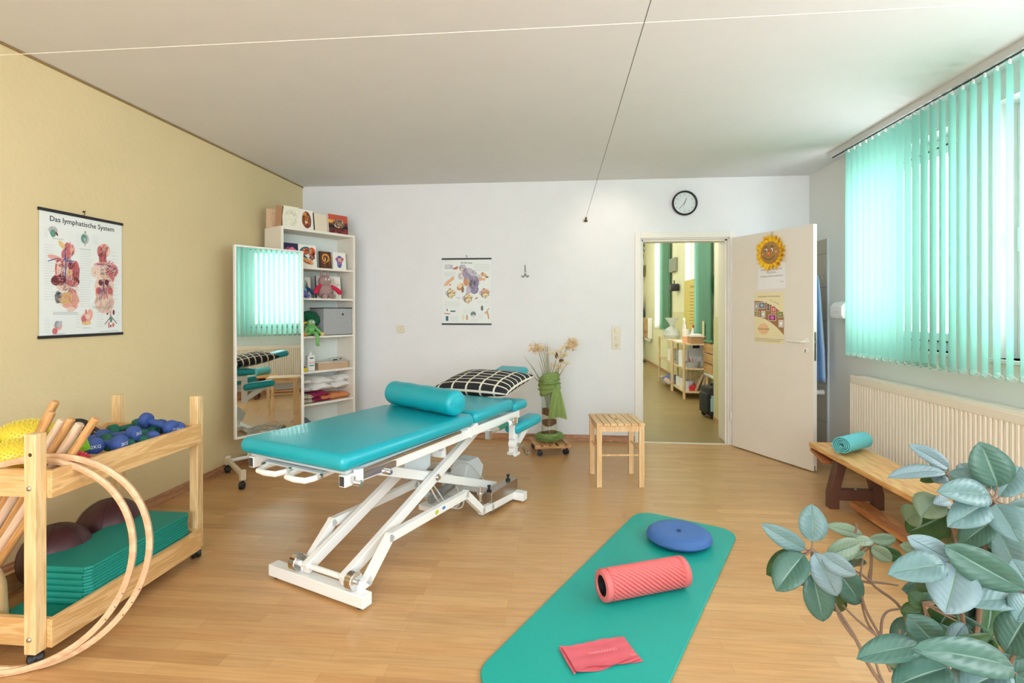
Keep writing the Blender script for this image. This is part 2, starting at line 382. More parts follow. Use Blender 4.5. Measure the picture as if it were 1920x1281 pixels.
# ------------------------------------------------------------------ light
w = bpy.data.worlds.new('daylight'); S.world = w; w.use_nodes = True
bg = w.node_tree.nodes['Background']; bg.inputs[0].default_value = (.905, .955, 1, 1); bg.inputs[1].default_value = 10.8
def portal(name, loc, sx, sy, rot):
    l = bpy.data.lights.new(name, 'AREA'); l.shape = 'RECTANGLE'; l.size = sx; l.size_y = sy; l.cycles.is_portal = True
    o = bpy.data.objects.new(name, l); COL.objects.link(o); o.location = loc; o.rotation_euler = rot
for i, (a, b) in enumerate(WINS): portal('window_portal', (XR+.24, (a+b)/2, (WZ0+WZ1)/2), WZ1-WZ0, b-a, (0, R(90), 0))
portal('rear_window_portal', ((RX0+RX1)/2, YR-.15, (RZ0+RZ1)/2), RX1-RX0, RZ1-RZ0, (R(90), 0, 0))
for a, b in ((8.30, 9.43), (11.2, 12.39)): portal('corridor_portal', (CX+.28, (a+b)/2, 2.06), 2.28, b-a, (0, R(90), 0))
def lamp(name, loc, e, rad, col=(1, .93, .84), kind='POINT', **k):
    l = bpy.data.lights.new(name, kind); l.energy = e; l.color = col; l.shadow_soft_size = rad
    o = bpy.data.objects.new(name, l); COL.objects.link(o); o.location = loc
    for a, b in k.items(): setattr(l, a, b)
    return o
o = lamp('cable_spot', (.45, 4.55, 2.33), 5, .03, (1, .86, .68), 'SPOT', spot_size=R(95), spot_blend=.8); o.rotation_euler = (R(62), 0, R(-3))
lamp('ceiling_fill_light', (-.6, -.6, 2.35), 16, .12, (.96, .98, 1))  # unseen fill light, added to keep the room evenly bright
lamp('ceiling_fill_light', (.9, .3, 2.35), 10, .12, (.96, .98, 1))  # second added fill, out of view near the camera
lamp('corridor_fill_light', (1.1, 7.5, 2.5), 24, .15, (1, .98, .92))  # added light without a fixture, brightens the near corridor
lamp('corridor_fill_light', (1.1, 11.5, 2.5), 24, .15, (1, .98, .92))  # same added brightening for the far corridor
# ------------------------------------------------------------------ camera
cam = bpy.data.cameras.new('camera'); co = bpy.data.objects.new('camera', cam); COL.objects.link(co); S.camera = co
cam.sensor_width = 36; cam.lens = 975/1920*36; cam.shift_y = -(640.5-583)/1920; cam.clip_start = .05
yaw = math.atan(90.5/975); co.location = (0, 0, 1.29); co.rotation_euler = (R(90), 0, yaw)
vs_ = S.view_settings; vs_.view_transform = 'Standard'; vs_.look = 'None'; vs_.gamma = 1; vs_.use_curve_mapping = False; vs_.exposure = 0
S.cycles.max_bounces = 8; S.cycles.diffuse_bounces = 5; S.cycles.transparent_max_bounces = 12; S.cycles.sample_clamp_indirect = 6
S.cycles.use_denoising = True
# ------------------------------------------------------------------ treatment bed
BW = M((236, 238, 236), .3, name='white powder coat', coat=.2)
ba = R(67)
bed = thing('treatment_bed', 'height-adjustable treatment couch with turquoise padding on a white scissor frame', 'treatment bed', (-1.11, 2.296, 0), ba)
# local frame: x = along the bed towards the head, y = -w (w grows to the camera's right)
def cushion(name, x0, x1, w0, w1, z0, z1, r=.028, parent=bed, rot=None, loc=None, label=None):
    cx, cy, cz = (x0+x1)/2, -(w0+w1)/2, (z0+z1)/2; hx, hy, hz = (x1-x0)/2, (w1-w0)/2, (z1-z0)/2
    o = MB().rbox(-hx, hx, -hy, hy, -hz, hz, r, 5).build(name, TEALV, parent, loc=(cx, cy, cz), rot=rot or (0, 0, 0))
    return o
cushion('leg_cushion', -.165, .825, -.335, .335, .632, .706, .034)
cushion('back_cushion', .835, 1.30, -.335, .335, .640, .716, .034, rot=(0, R(-1.2), 0))
cushion('headrest_cushion', 1.50, 1.94, -.125, .125, .752, .817, .03, rot=(0, R(-12), 0))
for sg in (1, -1):
    w0, w1 = sorted((sg*.14, sg*.335)); cushion('shoulder_cushion', 1.31, 1.50, w0, w1, .628, .69, .028)
    w0, w1 = sorted((sg*.215, sg*.335)); cushion('armrest_cushion', 1.38, 1.70, w0, w1, .475, .545, .03, rot=(0, R(-5), R(-6*sg)))
# seat boards under the cushions
MB().box(-.12, .80, -.30, .30, .615, .634).build('under_plate', M((196, 200, 202), .5, name='grey board'), bed)
# upper frame
m = MB()
for w in (-.29, .29): m.beam((-.13, -w, .588), (1.42, -w, .600), .035, .05)
for x in (.1, .5, .9, 1.28): m.beam((x, -.29, .588), (x, .29, .588), .04, .035)
m.build('upper_frame', BW, bed, bevel=.003)
for w in (-.29, .29): MB().beam((-.131, w, .588), (-.1305, w, .588), .026, .04).build('tube_opening', M((60, 62, 64), .6, name='dark opening'), bed)
m = MB(); m.beam((-.10, -.322, .592), (.16, -.322, .592), .012, .026); m.beam((-.08, -.318, .615), (.70, -.318, .625), .01, .012)
m.build('side_rail', CHROME, bed)
m = MB(); m.box(-.085, -.055, -.338, -.308, .565, .63); m.build('rail_clamp', BW, bed, bevel=.003)
for x, z in ((-.08, .575), (.10, .572)): MB().cyl((x, -.31, z), (x, -.345, z), .013).cyl((x, -.345, z), (x, -.352, z), .009).build('bolt', CHROME, bed)
# handles below the front edge
for w in (-.09, .095):
    pts = []
    for (dx, dw) in ((.06, -.07), (-.015, -.07), (-.035, -.055), (-.04, 0), (-.035, .055), (-.015, .07), (.06, .07)): pts.append((-.14+dx*1.6, -(w+dw), .592+dx*.1))
    MB().tube(pts, .0125, 12).build('grab_handle', BW, bed)
m = MB(); m.box(-.145, -.03, -.19, .19, .604, .612); m.build('front_plate', M((206, 212, 216), .35, .4, name='zinc plate'), bed)
for w in (-.17, .0, .19): MB().cyl((-.146, -w, .60), (-.158, -w, .60), .011).build('front_bolt', STEEL, bed)
# foot bars
MB().box(-.028, .028, -.307, .307, .012, .066).build('front_foot_bar', BW, bed, bevel=.004)
MB().box(1.42, 1.48, -.335, .335, .012, .066).build('rear_foot_bar', BW, bed, bevel=.004)
for x, w in ((0, -.27), (0, .27), (1.47, -.29), (1.47, .29)): MB().cyl((x, -w, 0), (x, -w, .014), .017).build('rubber_foot', BLACK, bed)
# bent base rails
def bent(pts, w, wd, hh):
    m = MB()
    for a, b in zip(pts[:-1], pts[1:]):
        d = (Vector((b[0], 0, b[1]))-Vector((a[0], 0, a[1]))).normalized()*hh*.35
        m.beam((a[0]-d.x, -w, a[1]-d.z), (b[0]+d.x, -w, b[1]+d.z), wd, hh, up=(-d.z, 0, d.x))
    return m
for w in (-.125, .25): bent([(.02, .085), (.055, .088), (.20, .225), (.85, .225), (1.03, .07), (1.14, .06), (1.46, .04)], w, .034, .042).build('base_rail', BW, bed, bevel=.002)
# scissor arms
for w in (-.065, .17):
    MB().beam((-.015, -w, .095), (1.12, -w, .555), .034, .052).build('long_arm', BW, bed, bevel=.003)
for w in (-.11, .125):
    MB().beam((.12, -w, .560), (1.40, -w, .095), .03, .05).build('cross_arm', BW, bed, bevel=.003)
for w in (-.065, .17):
    MB().cyl((.66, -w-.035, .368), (.66, -w+.02, .368), .011).cyl((.66, -w-.02, .368), (.66, -w-.024, .368), .018).build('pivot_bolt', CHROME, bed)
MB().cyl((0, .16, .105), (0, -.235, .105), .0125).build('roller_axle', BW, bed)
for w in (-.135, .222):
    MB().lathe([(.012, -.02), (.037, -.02), (.040, -.017), (.040, .017), (.037, .02), (.012, .02)], (0, -w, .106), (0, 1, 0)).build('roller', CHROME, bed)
    MB().cyl((0, -w-.03, .105), (0, -w+.03, .105), .012).build('roller_pin', STEEL, bed)
MB().box(.755, .80, -.15, .11, .445, .485).box(.775, .79, -.155, -.12, .44, .515).build('cross_tube', BW, bed, bevel=.003)
# steel ballast cover on the right
m = MB(); m.box(1.13, 1.475, -.262, -.205, .02, .145); m.build('steel_cover', M((176, 168, 158), .28, .95, bump=.03, bs=200, name='brushed steel'), bed, bevel=.002)
for x, z in ((1.15, .145), (1.40, .145)): MB().lathe([(.016, 0), (.016, .01), (.008, .012), (.008, .03), (.011, .031), (.011, .04), (0, .041)], (x, -.23, z)).build('levelling_screw', BLACK, bed)
MB().cyl((1.09, -.20, .10), (1.09, -.20, .19), .012).cyl((1.09, -.20, .14), (1.09, -.20, .15), .02).build('spindle', CHROME, bed)
# motors
GREYW = M((214, 222, 226), .4, name='motor housing')
m = MB(); m.prism([(.52, .56), (.50, .45), (.56, .37), (.62, .35), (.73, .40), (.74, .56)], -.09, .03, 'XZ'); m.build('motor_housing', GREYW, bed, bevel=.004)
m = MB(); m.cyl((.62, .09, .47), (.62, -.04, .47), .045); m.cyl((.52, 0, .47), (.36, 0, .53), .022); m.build('motor_tube', M((188, 194, 198), .4, name='grey tube'), bed)
m = MB(); m.prism([(1.24, .12), (1.22, .19), (1.27, .275), (1.39, .275), (1.46, .20), (1.43, .12)], .0, .12, 'XZ'); m.build('motor_housing', GREYW, bed, bevel=.004)
m = MB(); m.cyl((1.28, .06, .17), (.90, .04, .12), .022); m.cyl((1.16, .05, .155), (1.0, .04, .135), .03); m.build('motor_tube', M((150, 150, 148), .4, .3, name='grey motor'), bed)
m = MB(); m.box(.86, 1.08, -.02, .10, .07, .10); m.build('motor_bracket', BW, bed)
def cable(pts, r, parent, mat, name='cable', n=8):
    P_ = [Vector(p) for p in pts]; out = []
    Q = [P_[0]]+P_+[P_[-1]]
    for i in range(1, len(Q)-2):
        for k in range(6):
            t = k/6; a, b, c, d = Q[i-1], Q[i], Q[i+1], Q[i+2]
            out.append(.5*((2*b)+(-a+c)*t+(2*a-5*b+4*c-d)*t*t+(-a+3*b-3*c+d)*t**3))
    out.append(P_[-1]); return MB().tube(out, r, n).build(name, mat, parent)
LG = M((206, 206, 200), .5, name='cable grey')
cable([(.70, -.02, .42), (.74, -.06, .30), (.80, -.10, .17), (.92, -.12, .10), (1.02, -.10, .12), (1.06, -.03, .20)], .005, bed, LG)
cable([(.72, 0, .41), (.80, -.08, .24), (.86, -.13, .13), (.98, -.14, .09), (1.06, -.10, .14)], .004, bed, LG)
cable([(1.02, -.06, .30), (1.15, -.02, .29), (1.28, .0, .25), (1.36, -.02, .17), (1.42, -.03, .11)], .004, bed, LG)
# stickers on the base rail
SB = M((60, 130, 200), .5, name='blue sticker'); SY = M((196, 196, 70), .5, name='yellow sticker')
MB().prism(ell(.55, .226, .014, .012), -.2682, -.2675, 'XZ').build('round_sticker', SY, bed)
MB().prism(rect(.60, .625, .222, .236), -.2682, -.2675, 'XZ').build('blue_sticker', SB, bed)
# head end bracket
m = MB(); m.beam((1.40, -.27, .62), (1.40, -.27, .33), .045, .05, up=(1, 0, 0)); m.beam((1.28, -.27, .60), (1.42, -.27, .60), .04, .05); m.box(1.375, 1.425, -.31, -.235, .325, .345)
m.build('armrest_column', BW, bed, bevel=.004)
m = MB(); m.prism([(1.41, .345), (1.42, .40), (1.52, .48), (1.64, .48)], -.285, -.265, 'XZ'); m.build('armrest_arm', BW, bed)
m = MB(); m.beam((1.40, .27, .62), (1.40, .27, .33), .045, .05, up=(1, 0, 0)); m.build('armrest_column', BW, bed, bevel=.004)
m = MB(); m.prism([(1.41, .345), (1.42, .40), (1.52, .48), (1.64, .48)], .265, .285, 'XZ'); m.build('armrest_arm', BW, bed)
m = MB(); m.cyl((1.385, -.29, .40), (1.385, -.35, .40), .011); m.beam((1.385, -.345, .40), (1.44, -.35, .335), .012, .026); m.cyl((1.44, -.345, .335), (1.44, -.37, .335), .014)
m.build('clamp_lever', M((170, 160, 140), .3, .9, name='worn steel'), bed, bevel=.002)
m = MB(); m.cyl((1.36, -.27, .41), (1.36, -.31, .41), .03); m.cyl((1.36, -.30, .34), (1.36, -.31, .34), .015); m.build('clamp_knob', BW, bed)
# back section lever with green sleeve and ball
m = MB(); m.cyl((.97, -.335, .555), (1.30, -.335, .585), .008); m.box(.955, .985, -.35, -.32, .53, .58); m.box(1.27, 1.31, -.345, -.325, .55, .60); m.build('release_lever', CHROME, bed)
MB().cyl((1.10, -.335, .567), (1.20, -.335, .576), .013).build('lever_sleeve', M((20, 120, 90), .4, name='green grip'), bed)
MB().ball((1.215, -.340, .578), .019).build('lever_ball', M((240, 240, 240), .25, name='white ball'), bed)
m = MB(); m.beam((.80, -.31, .60), (.88, -.31, .62), .02, .06); m.build('hinge_bracket', BW, bed)
m = MB(); m.cyl((1.30, 0, .62), (1.40, 0, .72), .012); m.beam((1.30, 0, .60), (1.55, 0, .715), .04, .02); m.build('headrest_bracket', STEEL, bed)

def bedpt(x, w, z): return (-1.11+math.cos(ba)*x+math.sin(ba)*w, 2.296+math.sin(ba)*x-math.cos(ba)*w, z)
# bolster
p0, p1_ = Vector(bedpt(.85, -.30, .779)), Vector(bedpt(.70, .30, .779)); ax = p1_-p0
bol = thing('bolster_pillow', 'turquoise cylindrical bolster lying across the treatment couch', 'bolster', (p0+p1_)*.5-Vector((0, 0, .072)), math.atan2(ax.y, ax.x))
hl = ax.length/2; m = MB(); prof = []
def bolr(x):
    e = min(x+hl, hl-x)
    return .0715*(.62+.38*math.sqrt(max(0, 1-((.03-e)/.03)**2))) if e < .03 else .0715+.0014*math.sin(x*34)
prof = [(0, -hl-.008), (.02, -hl-.006)]+[(bolr(x), x) for x in [-hl+.03*(i/10)**2 for i in range(11)]]+[(bolr(x), x) for x in [-hl+.03+(2*hl-.06)*i/20 for i in range(1, 20)]]+[(bolr(x), x) for x in [hl-.03*(i/10)**2 for i in range(10, -1, -1)]]+[(.02, hl+.006), (0, hl+.008)]
m.lathe(prof, (0, 0, .072), (1, 0, 0), n=40); m.build('cover', TEALV, bol)
# pillow: puffed square with a grid pattern
def grid_mat():
    m = bpy.data.materials.new('black and cream grid'); m.use_nodes = True; nt = m.node_tree; N = nt.nodes; L = nt.links; b = N['Principled BSDF']
    uv = N.new('ShaderNodeUVMap'); br = N.new('ShaderNodeTexBrick'); br.offset = 0
    br.inputs['Scale'].default_value = 1; br.inputs['Brick Width'].default_value = 1/8; br.inputs['Row Height'].default_value = 1/5.5; br.inputs['Mortar Size'].default_value = .012; br.inputs['Mortar Smooth'].default_value = 0
    br.inputs['Color1'].default_value = br.inputs['Color2'].default_value = (*lin((34, 35, 40)), 1); br.inputs['Mortar'].default_value = (*lin((232, 226, 208)), 1)
    L.new(uv.outputs[0], br.inputs['Vector']); L.new(br.outputs['Color'], b.inputs['Base Color']); b.inputs['Roughness'].default_value = .85; return m
def pillow_mesh(name, L_, W_, H_, mat, parent, n=24, dent=0):
    vs = []; fs = []; uvs = []
    for sgn in (1, -1):
        for i in range(n+1):
            for j in range(n+1):
                u, v = i/n*2-1, j/n*2-1
                e = (1-abs(u)**2.6)*(1-abs(v)**2.6); h = max(e, 0)**.5
                px = u*(1-.10*(1-v*v)*abs(u)**3*1.0); py = v*(1-.10*(1-u*u)*abs(v)**3)
                wr = .04*math.sin(u*7+v*3)*e+.03*math.sin(v*9-u*4)*e
                vs.append((px*L_/2, py*W_/2, sgn*H_/2*(h+wr) + (-.02*u*u if False else 0))); uvs.append((i/n*.999+.0715*.0, j/n*.999))
    k = (n+1)**2
    for s_ in (0, 1):
        for i in range(n):
            for j in range(n):
                a = s_*k+i*(n+1)+j; q = (a, a+n+1, a+n+2, a+1); fs.append(q if s_ == 0 else q[::-1])
    me = bpy.data.meshes.new(name); me.from_pydata(vs, [], fs); ul = me.uv_layers.new(name='UVMap')
    for l in me.loops: ul.data[l.index].uv = uvs[l.vertex_index]
    bm = bmesh.new(); bm.from_mesh(me); bmesh.ops.remove_doubles(bm, verts=bm.verts, dist=.0004); bm.to_mesh(me); bm.free()
    me.polygons.foreach_set('use_smooth', [True]*len(me.polygons)); me.materials.append(mat)
    o = bpy.data.objects.new(name, me); COL.objects.link(o); o.parent = parent; return o
pl = bedpt(1.53, -.03, .712)
pil = thing('throw_pillow', 'black square pillow with a cream grid pattern resting on the head end of the couch', 'pillow', pl, 0)
pil.rotation_euler = (R(0), R(-8), ba+R(3))
o = pillow_mesh('cover', .50, .60, .13, grid_mat(), pil); o.location = (0, 0, .065)

# ------------------------------------------------------------------ stool
st = thing('wooden_stool', 'small beech stool with a slatted seat and a hand slot beside the doorway', 'stool', (.42, 4.03, 0), R(6))
BE = wood((216, 172, 118), (234, 198, 148), 'Y', 6, .45, name='beech')
BEZ = wood((222, 182, 130), (236, 202, 156), 'Z', 6, .45, name='beech')
m = MB(); n = 7; w = .358/n
for i in range(n):
    x = -.179+i*w
    if i == 3:
        m.box(x+.0028, x+w-.0028, -.19, -.045, .45, .468); m.box(x+.0028, x+w-.0028, .045, .19, .45, .468); m.box(x+.002, x+.014, -.045, .045, .45, .468); m.box(x+w-.014, x+w-.002, -.045, .045, .45, .468)
    else: m.box(x+.0028, x+w-.0028, -.19, .19, .45, .468)
m.build('seat', BE, st, bevel=.0015)
for x in (-.155, .155):
    for y in (-.165, .15): MB().box(x-.019, x+.019, y-.015, y+.015, 0, .45).build('leg', BEZ, st, bevel=.002)
m = MB(); m.box(-.136, .136, -.17, -.152, .405, .45); m.build('apron', BEZ, st); MB().box(-.136, .136, .14, .158, .405, .45).build('apron', BEZ, st)
for x in (-.155, .155): MB().box(x-.008, x+.008, -.15, .135, .405, .45).build('apron', BE, st)
MB().cyl((-.136, -.165, .232), (.136, -.165, .232), .007).build('stretcher', BE, st)
for x in (-.155, .155): MB().cyl((x, -.15, .26), (x, .135, .26), .008).build('stretcher', BE, st)

# ------------------------------------------------------------------ vase on its dolly
dl = thing('plant_dolly', 'low slatted wooden plant dolly on black casters', 'dolly', (-.10, 4.785, 0), R(15))
m = MB()
for i in range(5): m.box(-.165+i*.0715, -.165+i*.0715+.045, -.165, .165, .085, .1)
m.build('slat_deck', wood((182, 132, 84), (212, 166, 114), 'Y', 8, name='dolly wood'), dl, bevel=.002)
for y in (-.14, .14): MB().box(-.165, .165, y-.018, y+.018, .066, .085).build('crossbar', wood((182, 132, 84), (212, 166, 114), 'X', 8, name='dolly wood'), dl, bevel=.002)
def caster(parent, x, y, r=.022, top=.066, yaw=0, wd=.016, name='caster', hood=True):
    c, s_ = math.cos(yaw), math.sin(yaw); m = MB(); ox, oy = x+c*r*.5, y+s_*r*.5
    d = Vector((-s_, c, 0))
    for q in (-1, 1):
        a = Vector((ox, oy, r))+d*q*wd*.25; b = Vector((ox, oy, r))+d*q*wd*1.05; m.cyl(a, b, r, n=22)
    if top > 2*r: m.cyl((x, y, r), (x, y, top), r*.28)
    m.ball((ox, oy, r*1.15), r*.95, n=12, m=8, sc=(1, 1, .95))
    return m.build(name, BLACK, parent)
for x, y in ((-.13, -.13), (.13, -.13), (-.13, .13), (.13, .13)): caster(dl, x, y, .025, yaw=1+x*9)
vz = thing('glass_vase', 'tall clear glass cylinder vase with brown and cream sand layers', 'vase', (-.10, 4.785, .1005))
VG = glass_mat('vase glass', (.93, .96, .95))
m = MB(); m.lathe([(.0, 0), (.071, 0), (.072, .004), (.072, .62), (.069, .62), (.069, .012), (0, .012)], n=40); m.build('glass_cylinder', VG, vz)
layers = [(.0, .02, 0, .0), (.02, .055, 1, .6), (.055, .10, 0, 1.6), (.10, .125, 1, 2.0), (.125, .15, 1, 3.0), (.15, .205, 0, 4.2), (.205, .235, 1, 5.1), (.235, .30, 0, 5.1)]
BR = M((122, 82, 58), .95, bump=.3, bs=300, name='brown sand'); CR = M((226, 216, 200), .95, bump=.3, bs=300, name='cream sand')
nn = 40
def lay(z, ph, t): return z+.011*math.sin(2*t+ph)
bnd = [(.013, 0, 0)]+[(z1, ph+i*1.3, 1) for i, (z0, z1, c, ph) in enumerate(layers[:-1])]+[(.29, 0, .0)]
for i, (z0, z1, c, ph) in enumerate(layers):
    m = MB(); vs = []; (a, pa, fa), (b, pb, fb) = bnd[i], bnd[i+1]
    for j in range(nn):
        t = 2*PI*j/nn; vs.append((.0675*math.cos(t), .0675*math.sin(t), a+.011*fa*math.sin(2*t+pa)))
    for j in range(nn):
        t = 2*PI*j/nn; vs.append((.0675*math.cos(t), .0675*math.sin(t), max(b+.011*fb*math.sin(2*t+pb), a+.011*fa*math.sin(2*t+pa)+.002)))
    m._add(vs, [(j, (j+1) % nn, nn+(j+1) % nn, nn+j) for j in range(nn)]+[tuple(range(nn, 2*nn)), tuple(range(nn-1, -1, -1))]); m.build('sand_layer', (BR, CR)[c], vz)
# scarf wound round the vase plus one at its foot
GRN = M((156, 182, 108), .7, trans=.35, bump=.2, bs=60, name='green organza', var=.12, vs=25)
def wrap(z0, z1, r, fold, seed, n=48, mrows=26, r0=.075):
    rd = random.Random(seed); vs = []; fs = []
    for i in range(mrows+1):
        f = i/mrows
        for j in range(n):
            t = 2*PI*j/n
            rr = r0+(r-r0)*math.sin(PI*f)**.5+fold*(math.sin(9*f*PI+2.2*math.sin(t+seed))+.7*math.sin(15*f*PI-3*math.sin(t*2+seed)))*math.sin(PI*f)+.004*math.sin(5*t+7*f)
            vs.append((rr*math.cos(t), rr*math.sin(t), z0+(z1-z0)*f+.025*math.cos(t+.6)*(1 if z1-z0 > .1 else .2)))
    for i in range(mrows):
        for j in range(n): fs.append((i*n+j, i*n+(j+1) % n, (i+1)*n+(j+1) % n, (i+1)*n+j))
    return vs, fs
sc = thing('green_scarf', 'sheer green scarf knotted around the top half of the glass vase', 'scarf', (-.10, 4.785, .1005))
m = MB(); m._add(*wrap(.42, .61, .098, .008, 1)); m.build('wrap', GRN, sc)
m = MB(); m.ball((.075, -.075, .50), .03, sc=(1, .8, 1.1)); m.build('knot', GRN, sc)
m = MB(); vs = []; fs = []; a, b = 12, 14
for i in range(a+1):
    for j in range(b+1):
        f = i/a; g = j/b; wd = .03+.085*f**.7
        vs.append((.062+(g-.42)*wd*1.5, -.092-.02*math.sin(PI*f)+.012*math.sin(g*11+f*2)*(.4+f), .50-.29*f+.02*math.sin(g*3)*f))
for i in range(a):
    for j in range(b): fs.append((i*(b+1)+j, i*(b+1)+j+1, (i+1)*(b+1)+j+1, (i+1)*(b+1)+j))
m._add(vs, fs); m.build('hanging_tail', GRN, sc, fix=False)
sc2 = thing('green_scarf', 'sheer green scarf coiled around the foot of the vase on the dolly', 'scarf', (-.10, 4.785, .1005))
m = MB(); m._add(*wrap(.004, .075, .128, .008, 5, r0=.082)); m.build('coil', GRN, sc2)
# dried flowers: stems, two big heads, petals
fl = thing('dried_flower_bouquet', 'dried cream and beige flowers with grasses standing in the glass vase', 'flowers', (-.10, 4.785, .39))
rd = random.Random(3)
STM = M((168, 150, 104), .8, name='dry stem'); PET = M((232, 204, 160), .8, var=.15, vs=60, name='beige petals'); PET2 = M((236, 214, 168), .8, var=.1, vs=60, name='cream petals'); GR = M((150, 156, 128), .8, name='grey green blades')
def stem(x, z, y=0., r=.0035, mt=STM):
    P_ = [(rd.uniform(-.03, .03), rd.uniform(-.03, .03), .0), (x*.12, y*.2, .14), (x*.35, y*.4, .30), (x*.75, y*.8, z*.86), (x, y, z)]
    cable(P_, r, fl, mt, 'stem', 6)
for x, z, y in ((-.11, .55, 0), (-.06, .57, .03), (.06, .45, -.02), (.12, .50, .02), (.19, .60, 0), (.02, .42, 0), (-.02, .50, .03), (.09, .40, -.03)): stem(x, z, y)
def flower(c, r, n, mt, name='flower_head', flat=.6):
    m = MB(); c0 = Vector(c); r0 = r
    for i in range(n):
        if n > 100:
            if i % 9 == 0: e_ = Vector((rd.gauss(0, 1), rd.gauss(0, 1), rd.gauss(0, 1)*flat)).normalized(); c = c0+e_*r0*rd.uniform(.2, .62); r = r0*.5
        u = rd.random(); v = rd.random(); th = 2*PI*u; ph = math.acos(1-1.7*v)
        d = Vector((math.sin(ph)*math.cos(th), math.sin(ph)*math.sin(th), math.cos(ph)*flat)); p = Vector(c)+d*r*rd.uniform(.25, .8); q = Vector(c)+d*r*rd.uniform(.9, 1.15)
        s_ = d.orthogonal().normalized()*r*rd.uniform(.16, .3); k = d.cross(s_).normalized()*r*.12
        m._add([tuple(p), tuple((p+q)/2+s_+k), tuple(q), tuple((p+q)/2-s_+k)], [(0, 1, 2, 3)])
    return m.build(name, mt, fl, smooth=False, fix=False)
flower((-.13, 0, .555), .088, 150, PET, flat=.75); flower((-.04, .02, .545), .042, 40, PET)
flower((.20, 0, .60), .082, 220, PET, flat=1)
for c in ((.10, 0, .47), (.08, -.02, .53), (.13, -.02, .50), (.15, 0, .56), (.06, -.03, .40), (.10, -.03, .38), (.14, -.02, .42), (.02, -.02, .50)): flower(c, .046, 26, PET2, 'blossom', .45)
m = MB(); m.ball((.065, 0, .49), .018, sc=(.8, .8, 1.7)); m.ball((.11, -.01, .445), .016, sc=(1.4, .8, 1)); m.build('seed_pod', M((92, 76, 54), .9, name='dark pod'), fl)
for x, z, y in ((-.235, .48, .02), (-.17, .40, -.02), (-.08, .56, .02), (-.04, .60, 0), (.0, .47, .02), (-.2, .36, 0), (.17, .43, 0), (-.02, .62, 0), (-.10, .45, -.03)):
    P_ = [(x*.1, 0, .02), (x*.25, y*.3, .2), (x*.6, y*.7, z*.75), (x, y, z)]
    m = MB(); m.tube([Vector(p) for p in P_], [.003, .005, .006, .001], 4); m.build('grass_blade', GR, fl)

# ------------------------------------------------------------------ wall things on the back wall
ck = thing('wall_clock', 'round white wall clock with a black rim above the doorway', 'clock', (1.20, YB-.001, 2.334))
m = MB(); m.lathe([(.103, .0), (.118, .0), (.121, .012), (.119, .032), (.112, .038), (.105, .034), (.103, .02)], (0, 0, 0), (0, -1, 0), n=56, ring=True); m.build('rim', M((20, 24, 28), .3, name='black rim'), ck)
MB().cyl((0, 0, 0), (0, -.012, 0), .104, n=48).build('dial', M((232, 238, 240), .5, name='dial white'), ck)
m = MB(); CKH = M((22, 22, 26), .4, name='hand black')
m.flat(band((-.006, -.012), (.020, .052), .005), -.0150); m.build('hour_hand', CKH, ck, smooth=False)
MB().flat(band((.008, .010), (-.053, -.055), .004), -.0158).build('minute_hand', CKH, ck, smooth=False)
MB().flat(band((0, .02), (-.003, -.085), .0012), -.0166).build('second_hand', M((150, 120, 110), .5, name='thin hand'), ck, smooth=False)
for i in range(1, 13):
    t = PI/2-2*PI*i/12; m = MB(); m.text(str(i), .020, (.083*math.cos(t), .083*math.sin(t)-.007), y=-.0128); m.build('numeral', M((120, 124, 128), .6, name='numeral grey'), ck, smooth=False)
MB().lathe([(0, .0285), (.104, .0285), (.104, .030), (0, .030)], (0, 0, 0), (0, -1, 0), n=48).build('cover_glass', GLASS, ck)
def plate_(name, label, cat, x0, x1, z0, z1):
    t = thing(name, label, cat, ((x0+x1)/2, YB-.001, z0)); w = (x1-x0)/2; h = z1-z0
    PL = M((226, 218, 196), .4, name='ivory plastic'); MB().box(-w, w, -.010, 0, 0, h).build('frame', PL, t, bevel=.003); return t, w, h, PL
t, w, h, PL = plate_('switch_panel', 'ivory triple wall plate with two dimmer knobs over a socket left of the doorway', 'switch', .505, .589, .912, 1.138)
for i in (1, 2):
    z = h*(i+.5)/3; MB().box(-.029, .029, -.013, -.010, z-.029, z+.029).build('insert', PL, t, bevel=.001); MB().cyl((0, -.013, z), (0, -.026, z), .019, .017, n=28).build('dimmer_knob', PL, t)
z = h/6; MB().box(-.029, .029, -.013, -.010, z-.029, z+.029).cyl((0, -.013, z), (0, -.015, z), .021, n=24).build('socket', PL, t, bevel=.001)
for x, zz in ((-.0095, z), (.0095, z), (0, z-.014), (0, z+.014)): MB().cyl((x, -.0148, zz), (x, -.0155, zz), .004).build('socket_hole', M((80, 66, 50), .6, name='hole'), t)
t, w, h, PL = plate_('blank_wall_plate', 'small square ivory cover plate on the white wall left of the small poster', 'wall plate', -1.66, -1.584, 1.062, 1.142)
MB().cyl((0, -.010, .04), (0, -.0115, .04), .004).build('screw', STEEL, t)
HKM = M((120, 118, 116), .3, .9, name='dark chrome'); t = thing('coat_hook', 'chrome double coat hook alone on the white wall right of the small poster', 'hook', (-.348, YB-.001, 1.63))
MB().box(-.007, .007, -.005, 0, .025, .055).build('back_plate', HKM, t, bevel=.002)
cable([(0, -.006, .05), (0, -.03, .075), (0, -.045, .10), (0, -.05, .115)], .004, t, HKM, 'upper_hook')
for s_ in (-1, 1): cable([(0, -.006, .03), (s_*.012, -.025, .005), (s_*.026, -.04, -.004), (s_*.034, -.045, .012)], .004, t, HKM, 'lower_hook')
# cable light wires
t = thing('cable_anchor', 'small metal cable anchor on the white wall at the end of the dark wire', 'anchor', (.25, YB-.001, 2.18))
m = MB(); m.cyl((0, 0, 0), (0, -.02, 0), .014); m.cyl((0, -.02, 0), (.0, -.045, .012), .009); m.ball((0, -.05, .018), .012); m.box(-.02, .02, -.02, -.01, -.012, .004); m.build('anchor_body', M((120, 106, 84), .4, .8, name='old brass'), t)

